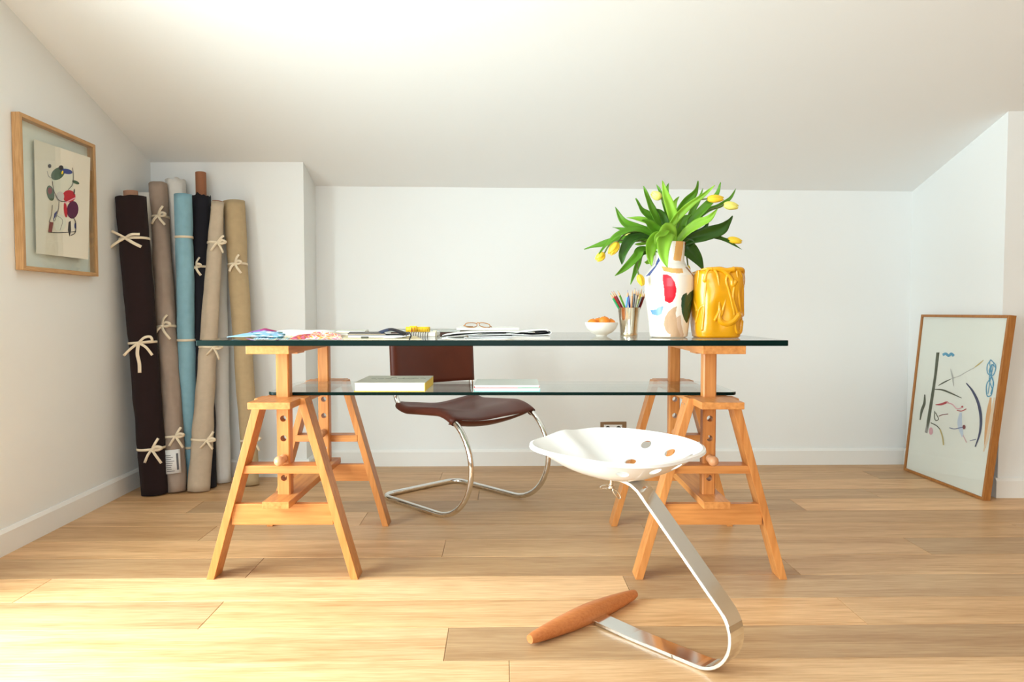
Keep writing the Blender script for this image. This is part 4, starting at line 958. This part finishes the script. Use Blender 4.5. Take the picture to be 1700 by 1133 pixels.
# ================================================================= BOWL OF FRUIT
BY = 2.42; c_ = ony(998.5, 558.6, BY); BX = c_.x
bo = thing('fruit_bowl', (BX, BY, ZT), 'small white footed bowl with orange fruit left of the silver beaker', 'bowl')
b = MB(); b.lathe([(0.001, 0.0003), (0.018, 0.0003), (0.0185, 0.003), (0.022, 0.005), (0.036, 0.012), (0.048, 0.024), (0.0545, 0.039), (0.0555, 0.046), (0.0535, 0.046), (0.046, 0.026), (0.034, 0.015), (0.001, 0.010)], (BX, BY, ZT), 48, shape=lambda a: 1+0.006*math.cos(16*a)); b.build('bowl_body', mat('white_china', (0.88, 0.87, 0.82), 0.35), bo, smooth=True)
ORG = mat('orange_peel', (0.85, 0.24, 0.012), 0.4, bump=0.3, bscale=300, var=0.15, vscale=30)
for (px, dy, zz, rr_, lab) in ((984, -0.010, 0.0430, 0.0155, 'small orange fruit at the left of the white bowl'), (993.5, 0.014, 0.0450, 0.0165, 'small orange fruit behind the topmost one in the white bowl'), (1003, -0.010, 0.0495, 0.0170, 'topmost small orange fruit in the white bowl'), (1013, 0.0, 0.0430, 0.0155, 'small orange fruit at the right of the white bowl')):
    p = ony(px, 540, BY+dy); t = thing('orange_fruit', (p.x, p.y, ZT+zz-rr_), lab, 'fruit', 'oranges in the bowl')
    b = MB(); n_ = 12; b.lathe([(max(0.0006, rr_*1.15*math.sin(PI*i/n_)), -rr_*0.95*math.cos(PI*i/n_)) for i in range(n_+1)], (p.x, p.y, ZT+zz), 20); b.build('peel', ORG, t, smooth=True)
    b = MB(); b.lathe([(0.0005, 0), (0.0022, 0.0004), (0.0016, 0.0014), (0.0005, 0.0018)], (p.x+0.002, p.y, ZT+zz+rr_*0.93), 8); b.build('stem_button', mat('stem_brown', (0.15, 0.12, 0.03), 0.8), t)

# ================================================================= PAPERS AND TOOLS ON THE DESK
def sheet(name, corners, m, label, cat, group=None, lift=None, nx=14, ny=8, thick=0.0006, pat=None, amp=0.0, seed=1, par=None):
    # corners: 4 x,y (near-left, near-right, far-right, far-left), z from lift(u,v)
    A, B2, C2, D2 = [Vector(c) for c in corners]; P = []
    for i in range(nx):
        row = []
        for j in range(ny):
            u_, v_ = i/(nx-1), j/(ny-1); p = A.lerp(B2, u_).lerp(D2.lerp(C2, u_), v_)
            z = ZT+0.0006+(lift(u_, v_) if lift else 0)+amp*(0.5+0.5*noise.noise(Vector((u_*5, v_*5, seed))))
            row.append(Vector((p.x, p.y, z)))
        P.append(row)
    b = MB(); b.grid(P, nx, ny)
    mats = m if isinstance(m, list) else [m]
    if pat: b.mi = [pat((f//(ny-1)+.5)/(nx-1), (f % (ny-1)+.5)/(ny-1)) for f in range(len(b.f))]
    o = b.build(name, mats, par, smooth=True, auto=False, solid=thick)
    if label: tag(o, label, cat, group)
    return o
def X(px, Y): return (px-850)*Y/1200
LB = mat('pale_blue_cloth_print', (0.26, 0.50, 0.74), 0.8); LIL = mat('lilac_print', (0.30, 0.10, 0.42), 0.8); MAG = mat('magenta_print', (0.45, 0.02, 0.16), 0.8); TEAL = mat('teal_print', (0.05, 0.18, 0.18), 0.8)
WP = PAPER; OR = mat('orange_print', (0.85, 0.20, 0.02), 0.7); PK = mat('pink_print', (0.75, 0.10, 0.22), 0.7); YL = mat('yellow_print', (0.90, 0.62, 0.12), 0.7); DBR = mat('dark_red_print', (0.20, 0.02, 0.02), 0.7)
def pat_blue(u_, v_):
    n_ = noise.noise(Vector((u_*7, v_*5, 2.2)))
    return 1 if n_ > 0.33 and u_ > .45 else (2 if n_ < -0.36 and u_ > .3 else 0)
sheet('fabric_swatch', [(X(374, 2.16), 2.17), (X(470, 2.13), 2.12), (X(470, 2.30), 2.34), (X(392, 2.30), 2.30)], [LB, WP, TEAL], 'crumpled pale blue printed fabric swatch at the left end of the desk', 'fabric swatch',
      lift=lambda u_, v_: 0.003+0.013*math.sin(PI*min(1, u_*0.75+.05))*(0.3+0.7*v_), nx=24, ny=12, pat=pat_blue, amp=0.003, seed=3, thick=0.0012)
sheet('fabric_swatch', [(X(405, 2.30), 2.36), (X(450, 2.30), 2.36), (X(466, 2.40), 2.44), (X(404, 2.40), 2.42)], [LIL, MAG, WP], 'small lilac and magenta swatch folded up behind the pale blue one', 'fabric swatch',
      lift=lambda u_, v_: 0.006+0.018*(1-abs(u_*2-1))**0.8*(0.45+0.55*v_), nx=20, ny=8, pat=lambda u_, v_: 1 if v_ > 0.6 and .35 < u_ < .95 else (2 if v_ < .35 else 0), amp=0.002, seed=5)
sheet('paper_sheet', [(X(452, 2.17), 2.19), (X(522, 2.16), 2.18), (X(560, 2.42), 2.42), (X(456, 2.42), 2.44)], WP, 'large white paper sheet bent up beside the swatches', 'paper',
      lift=lambda u_, v_: 0.004+0.024*v_*(1-0.45*u_)*math.sin(0.5+u_*1.6)+0.002*math.sin(u_*9), nx=18, ny=10, seed=8)
def pat_print(u_, v_):
    n_ = noise.noise(Vector((u_*11+v_*5, v_*5-u_*2, 9.1)))
    if v_ > 0.7 and u_ < 0.3: return 0
    if u_ < 0.3: return 2 if n_ > 0.05 else (1 if n_ < -0.25 else 4)
    return 1 if n_ > 0.22 else (3 if 0.08 < n_ <= 0.22 else (2 if n_ < -0.22 else 0))
sheet('colour_print', [(X(477, 2.095), 2.105), (X(568, 2.095), 2.10), (X(563, 2.28), 2.30), (X(500, 2.28), 2.29)], [WP, OR, PK, YL, DBR], 'orange and pink patterned print lying near the front edge of the desk', 'print',
      lift=lambda u_, v_: 0.0015+0.016*v_*math.sin(PI*(0.25+0.6*u_)), nx=60, ny=22, pat=pat_print, seed=12)
def pat_teal(u_, v_): return 1 if noise.noise(Vector((u_*24, v_*3, 4))) > -0.05 and v_ < 0.6 else (2 if u_ > .55 and noise.noise(Vector((u_*30, v_*6, 7))) > .1 else 0)
sheet('colour_print', [(X(417, 2.10), 2.112), (X(482, 2.095), 2.105), (X(500, 2.2), 2.20), (X(430, 2.2), 2.20)], [WP, mat('blue_grey_print', (0.10, 0.28, 0.36), 0.7), YL], 'narrow blue and ochre striped print at the front edge below the white sheet', 'print',
      lift=lambda u_, v_: 0.0012+0.006*v_, nx=50, ny=8, pat=pat_teal, seed=14)
# the two magazines behind
def slab(name, corners, z0, z1, cover, block, label, cat, group=None, edge=None, e_=0.0009):
    t = thing(name, (sum(c[0] for c in corners)/4, sum(c[1] for c in corners)/4, z0), label, cat, group)
    b = MB(); b.prism([(c[0], c[1], z0) for c in corners], (0, 0, e_)); b.build('back_cover', cover if edge is None else edge, t)
    b = MB(); b.prism([(c[0], c[1], z1-e_) for c in corners], (0, 0, e_)); b.build('front_cover', cover, t)
    cx, cyy = sum(c[0] for c in corners)/4, sum(c[1] for c in corners)/4
    b = MB(); b.prism([(cx+(c[0]-cx)*0.985, cyy+(c[1]-cyy)*0.99, z0+e_) for c in corners], (0, 0, z1-z0-2*e_)); b.build('page_block', block, t)
    return t
OCH = mat('ochre_board', (0.55, 0.40, 0.12), 0.7)
slab('magazine', [(X(512, 2.42), 2.43), (X(598, 2.42), 2.42), (X(613, 2.66), 2.66), (X(520, 2.66), 2.68)], ZT+0.0005, ZT+0.0085, GREYC, PAGES, 'grey covered magazine with ochre edge at the back of the desk', 'magazine', edge=OCH)
slab('magazine', [(X(560, 2.46), 2.48), (X(606, 2.46), 2.46), (X(612, 2.64), 2.64), (X(545, 2.64), 2.66)], ZT+0.0087, ZT+0.0150, GREYC, PAGES, 'pale printed magazine on top of the grey covered one', 'magazine', edge=OCH)
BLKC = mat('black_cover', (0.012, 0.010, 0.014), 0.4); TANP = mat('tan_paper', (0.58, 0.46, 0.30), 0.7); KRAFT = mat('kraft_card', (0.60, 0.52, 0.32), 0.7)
slab('kraft_folder', [(X(568, 2.10), 2.105), (X(700, 2.10), 2.10), (X(690, 2.32), 2.32), (X(572, 2.32), 2.33)], ZT+0.0004, ZT+0.0036, KRAFT, PAGES, 'flat kraft folder at the front edge of the desk under the clip', 'folder')
slab('black_notebook', [(X(577, 2.20), 2.20), (X(640, 2.20), 2.20), (X(634, 2.34), 2.35), (X(580, 2.34), 2.35)], ZT+0.0100, ZT+0.0165, BLKC, TANP, 'thin black notebook with tan pages lying on white papers', 'notebook', edge=BLKC, e_=0.0021)
slab('paper_pad', [(X(578, 2.19), 2.185), (X(668, 2.19), 2.185), (X(668, 2.36), 2.37), (X(580, 2.36), 2.37)], ZT+0.0040, ZT+0.0096, WP, PAGES, 'white paper pad under the black notebook and the navy cloth', 'paper pad')
# bulldog clip
t = thing('paper_clip', (X(607, 2.11), 2.112, ZT+0.0040), 'small steel bulldog clip on the kraft folder', 'clip')
b = MB(); xx = X(607, 2.12); b.box(xx-0.012, xx+0.010, 2.108, 2.116, ZT+0.0040, ZT+0.0100); b.build('clip_body', mat('dark_steel', (0.10, 0.10, 0.07), 0.3, metal=0.8), t, bevel=0.001)
b = MB(); b.tube([(xx+0.010, 2.112, ZT+0.007), (xx+0.020, 2.112, ZT+0.0086), (xx+0.026, 2.112, ZT+0.007), (xx+0.020, 2.112, ZT+0.0056), (xx+0.010, 2.112, ZT+0.0065)], 0.0011, 6); b.build('clip_handle', STEEL, t)
# navy cloth folded
NVC = mat('navy_fabric', (0.012, 0.022, 0.06), 0.85, bump=0.3, bscale=500); BKC = mat('black_fabric', (0.012, 0.010, 0.018), 0.85, bump=0.3, bscale=500)
sheet('folded_cloth', [(X(633, 2.20), 2.20), (X(668, 2.19), 2.195), (X(678, 2.34), 2.34), (X(628, 2.34), 2.34)], [NVC, BKC], 'folded navy cloth lying between the black notebook and the tape measure', 'cloth',
      lift=lambda u_, v_: 0.0104+0.0165*math.sin(PI*min(1, .08+u_*0.98))**0.9*(0.45+0.55*math.sin(PI*(.2+.6*v_))), nx=22, ny=12, pat=lambda u_, v_: 0 if u_ < 0.34 else 1, amp=0.002, seed=20, thick=0.003)
sheet('curled_paper', [(X(636, 2.11), 2.112), (X(682, 2.11), 2.112), (X(682, 2.17), 2.178), (X(640, 2.17), 2.178)], WP, 'white paper curling up under the black cord', 'paper',
      lift=lambda u_, v_: 0.0044+0.010*max(0, u_-0.35)**1.3*1.6, nx=16, ny=5)
b = MB(); cpts = [(X(674, 2.125), 2.125, ZT+0.009), (X(676, 2.12), 2.12, ZT+0.020), (X(680, 2.115), 2.112, ZT+0.020), (X(682.5, 2.11), 2.106, ZT+0.012), (X(680.5, 2.1), 2.098, ZT+0.0055), (X(681, 2.1), 2.086, ZT+0.0020)]
o = (b.tube(catmull(cpts, 6), 0.0022, 8), b.build('charging_cable', BLKC, None, smooth=True))[1]; tag(o, 'short black cord looping over the curled white paper', 'cord')
# grey slab at the back
GRL = mat('grey_lid', (0.40, 0.41, 0.38), 0.4); BRE = mat('brown_edge', (0.09, 0.03, 0.02), 0.5)
t = thing('grey_folder', (X(697, 2.7), 2.66, ZT), 'flat grey folder with dark brown underside lying across the back of the desk', 'folder')
b = MB(); b.box(X(652, 2.62), X(775, 2.62), 2.58, 2.76, ZT+0.0005, ZT+0.0075); b.build('brown_underside', BRE, t, bevel=0.001)
b = MB(); b.box(X(638, 2.62), X(778, 2.62), 2.57, 2.77, ZT+0.0075, ZT+0.0155); b.build('grey_lid', GRL, t, bevel=0.003, smooth=True)
# spiral pad + yellow tape measure
SY_ = 2.36
t = thing('spiral_pad', (X(692, SY_), SY_+0.06, ZT), 'white spiral bound pad under the yellow tape measure', 'pad')
b = MB(); b.box(X(679, SY_), X(722, SY_), SY_+0.004, SY_+0.17, ZT+0.0010, ZT+0.0130); b.build('page_block', PAGES, t)
WIRE = mat('dark_wire', (0.06, 0.05, 0.03), 0.35, metal=0.7)
for k in range(8):
    x = X(682.5+3.9*k, SY_); pts = [(x+0.0008*math.sin(a), SY_+0.005-0.006*math.cos(a)*0.9, ZT+0.0078+0.0068*math.sin(a)) for a in [2*PI*q/12 for q in range(13)]]
    b = MB(); b.tube(pts, 0.0011, 6, cap=False); b.build('wire_loop', WIRE, t)
YT = mat('tape_yellow', (0.90, 0.60, 0.01), 0.45); BRT = mat('tape_print', (0.45, 0.10, 0.01), 0.6)
t = thing('tape_measure', (X(691, SY_), SY_+0.04, ZT+0.0146), 'rolled yellow tape measure lying on the spiral pad', 'tape measure')
zt = ZT+0.0147; yc = SY_+0.030; a0, a1 = X(671, SY_), X(712, SY_)
b = MB(); pts = []
for q in range(28*4+1):
    a = 2*PI*q/28; d_ = 0.0022*q/28; L_ = (a1-a0)/2-d_; cx = (a0+a1)/2; ww = 0.017-d_
    pts.append((cx+L_*math.copysign(abs(math.cos(a))**0.5, math.cos(a)), yc+ww*math.copysign(abs(math.sin(a))**0.8, math.sin(a))))
b.grid([[Vector((p[0], p[1], zt)) for p in pts], [Vector((p[0], p[1], zt+0.0165)) for p in pts]], 2, len(pts))
tm = b.build('tape', YT, t, smooth=True, auto=False, solid=0.0009)
b = MB(); cx = X(685.5, SY_)
pts = [(cx+0.0115*math.cos(a), yc-0.0195+0.0060*math.sin(a)) for a in [2*PI*q/20 for q in range(21)]]
b.grid([[Vector((p[0], p[1], zt+0.0002)) for p in pts], [Vector((p[0], p[1], zt+0.0200)) for p in pts]], 2, 21)
b.build('tape_end', YT, t, smooth=True, auto=False, solid=0.0011)
b = MB()
for k in range(14):
    x = a0+0.006+k*0.0052; yy = yc-0.0182
    if abs(x-cx) < 0.012: yy -= 0.0085
    b.box(x, x+0.0009, yy-0.0003, yy, zt+0.001, zt+(0.009 if k % 5 else 0.014))
for x in (cx-0.0045, cx+0.0045): b.box(x-0.0014, x+0.0014, yc-0.0277, yc-0.0262, zt+0.001, zt+0.0155)
b.build('tape_marks', BRT, tm, kind='stuff')
b = MB(); b.box(X(719, 2.38), X(725, 2.38), 2.375, 2.387, ZT+0.0003, ZT+0.0200); o = b.build('eraser', mat('putty', (0.66, 0.64, 0.48), 0.8), None, bevel=0.0015); tag(o, 'small cream block eraser standing right of the spiral pad', 'eraser')
# pile of magazines and notebook under the spectacles
MG = mat('magazine_cover', (0.82, 0.83, 0.78), 0.35)
slab('magazine', [(X(757, 2.42), 2.44), (X(868, 2.40), 2.42), (X(858, 2.68), 2.68), (X(760, 2.68), 2.70)], ZT+0.0006, ZT+0.0120, MG, PAGES, 'white magazine at the bottom of the pile under the spectacles', 'magazine')
slab('magazine', [(X(757, 2.38), 2.39), (X(862, 2.38), 2.385), (X(858, 2.60), 2.60), (X(764, 2.60), 2.61)], ZT+0.0210, ZT+0.0275, MG, PAGES, 'magazine topmost in the pile, right under the spectacles', 'magazine', edge=MG)
slab('dark_notebook', [(X(762, 2.38), 2.40), (X(858, 2.38), 2.395), (X(852, 2.62), 2.62), (X(766, 2.62), 2.63)], ZT+0.0125, ZT+0.0205, MG, mat('dark_pages', (0.05, 0.03, 0.02), 0.6), 'notebook with dark page edges in the middle of the magazine pile', 'notebook')
# rolled over magazines at the front: folded leaf, the shade in its hollow painted as a black sheet
def leaf_curve(name, pts, y0, y1, m, par, thick=0.0012, skew=0.0):
    path = catmull([Vector((x, 0, z)) for x, z in pts], 6)
    b = MB(); b.grid([[Vector((p.x+(skew if k else 0), (y0, y1)[k], p.z)) for p in path] for k in (0, 1)], 2, len(path)); return b.build(name, m, par, smooth=True, auto=False, solid=thick)
FY = 2.16
t = thing('folded_magazine', (X(860, FY), 2.25, ZT), 'white magazine with its cover rolled over, fold at the right near the bowl', 'magazine')
zz = lambda y: ZT+(564.0-y)/ (1200/FY)
leaf_curve('rolled_cover', [(X(800, FY), zz(556)), (X(845, FY), zz(554.5)), (X(875, FY), zz(550.5)), (X(900, FY), zz(548.6)), (X(912, FY), zz(549.8)), (X(915, FY), zz(553)), (X(911, FY), zz(556)), (X(890, FY), zz(557.2)), (X(850, FY), zz(558.2))], 2.15, 2.33, MG, t, 0.0016)
b = MB(); b.box(X(770, FY), X(913, FY), 2.152, 2.33, ZT+0.0004, ZT+0.0085); b.build('page_block', PAGES, t)
leaf_curve('hollow_shade', [(X(848, FY), zz(557.0)), (X(880, FY), zz(554.0)), (X(905, FY), zz(552.2)), (X(911, FY), zz(553.4)), (X(900, FY), zz(555.8)), (X(870, FY), zz(556.6))], 2.158, 2.32, BLKC, t, 0.0010)  # black sheet painted in for the shade inside the rolled cover
t = thing('open_magazine', (X(790, FY), 2.22, ZT), 'magazine with fanned pages and a brown picture page, in front of the pile', 'magazine')
BRP = mat('brown_picture', (0.16, 0.10, 0.04), 0.5)
leaf_curve('page', [(X(735, FY), zz(557.5)), (X(757, FY), zz(554.5)), (X(790, FY), zz(552.3)), (X(850, FY), zz(551.5)), (X(888, FY), zz(552.5))], 2.14, 2.32, MG, t)
leaf_curve('page', [(X(735, FY), zz(558.6)), (X(760, FY), zz(556.8)), (X(790, FY), zz(553.8)), (X(840, FY), zz(554))], 2.14, 2.32, BLKC, t, 0.0009)
leaf_curve('page', [(X(742, FY), zz(560.2)), (X(770, FY), zz(557.4)), (X(800, FY), zz(554.6))], 2.13, 2.32, MG, t)
leaf_curve('picture_page', [(X(745, FY), zz(560.3)), (X(757, FY), zz(558.8)), (X(770, FY), zz(557.6)), (X(778, FY), zz(559.5)), (X(772, FY), zz(563))], 2.135, 2.16, BRP, t, 0.0025)
leaf_curve('page', [(X(736, FY), zz(561.8)), (X(752, FY), zz(563.0)), (X(775, FY), zz(563.4)), (X(850, FY), zz(563.2))], 2.115, 2.32, MG, t)
leaf_curve('page', [(X(776, FY), zz(559)), (X(800, FY), zz(557)), (X(850, FY), zz(555.6)), (X(885, FY), zz(557))], 2.135, 2.15, PAPER, t)
leaf_curve('page', [(X(773, FY), zz(561.5)), (X(800, FY), zz(559.8)), (X(850, FY), zz(559)), (X(912, FY), zz(560))], 2.13, 2.15, PAPER, t)
# spectacles
GZ = ZT+0.0278; GYc = 2.43
t = thing('spectacles', (X(792, GYc), GYc, GZ), 'tortoiseshell spectacles lying on the magazine pile', 'spectacles')
TORT = mat('tortoiseshell', (0.40, 0.16, 0.02), 0.2, var=0.95, vscale=60)
def lens(cx, tilt, w_, h_):
    c = Vector((cx, GYc, GZ+h_/2+0.0012)); pts = []
    for q in range(25):
        a = 2*PI*q/24; x = w_/2*math.copysign(abs(math.cos(a))**0.8, math.cos(a)); z = h_/2*math.copysign(abs(math.sin(a))**0.8, math.sin(a))
        pts.append(c+Vector((x*math.cos(tilt), x*math.sin(0.25), z+x*math.sin(tilt)*0.8)))
    return pts
l1 = lens(X(782, GYc), 0.0, 0.040, 0.0150); l2 = lens(X(804.5, GYc), -0.22, 0.037, 0.0140)
for l in (l1, l2):
    b = MB(); b.tube(l, 0.0014, 8, cap=False); rim = b.build('rim', TORT, t, smooth=True)
    b = MB(); b.add(l[:-1], [list(range(24))]); b.build('lens', PGLASS, rim)
b = MB(); b.tube(catmull([l1[2], l1[1]+Vector((0.003, -0.002, 0.005)), l2[10]], 5), 0.0016, 8); b.build('bridge', TORT, t, smooth=True)
for l, k in ((l1, 13), (l2, 24)):
    s_ = -1 if k == 13 else 1; p = l[12] if s_ < 0 else l[0]
    b = MB(); b.tube(catmull([p, p+Vector((s_*0.005, 0.01, -0.003)), p+Vector((-s_*0.004, 0.06, -0.006)), p+Vector((-s_*0.02, 0.11, -0.0075))], 5), 0.0013, 6)
    for v_ in b.v: v_.z = max(v_.z, GZ+0.0004)
    b.build('temple', TORT, t, smooth=True)
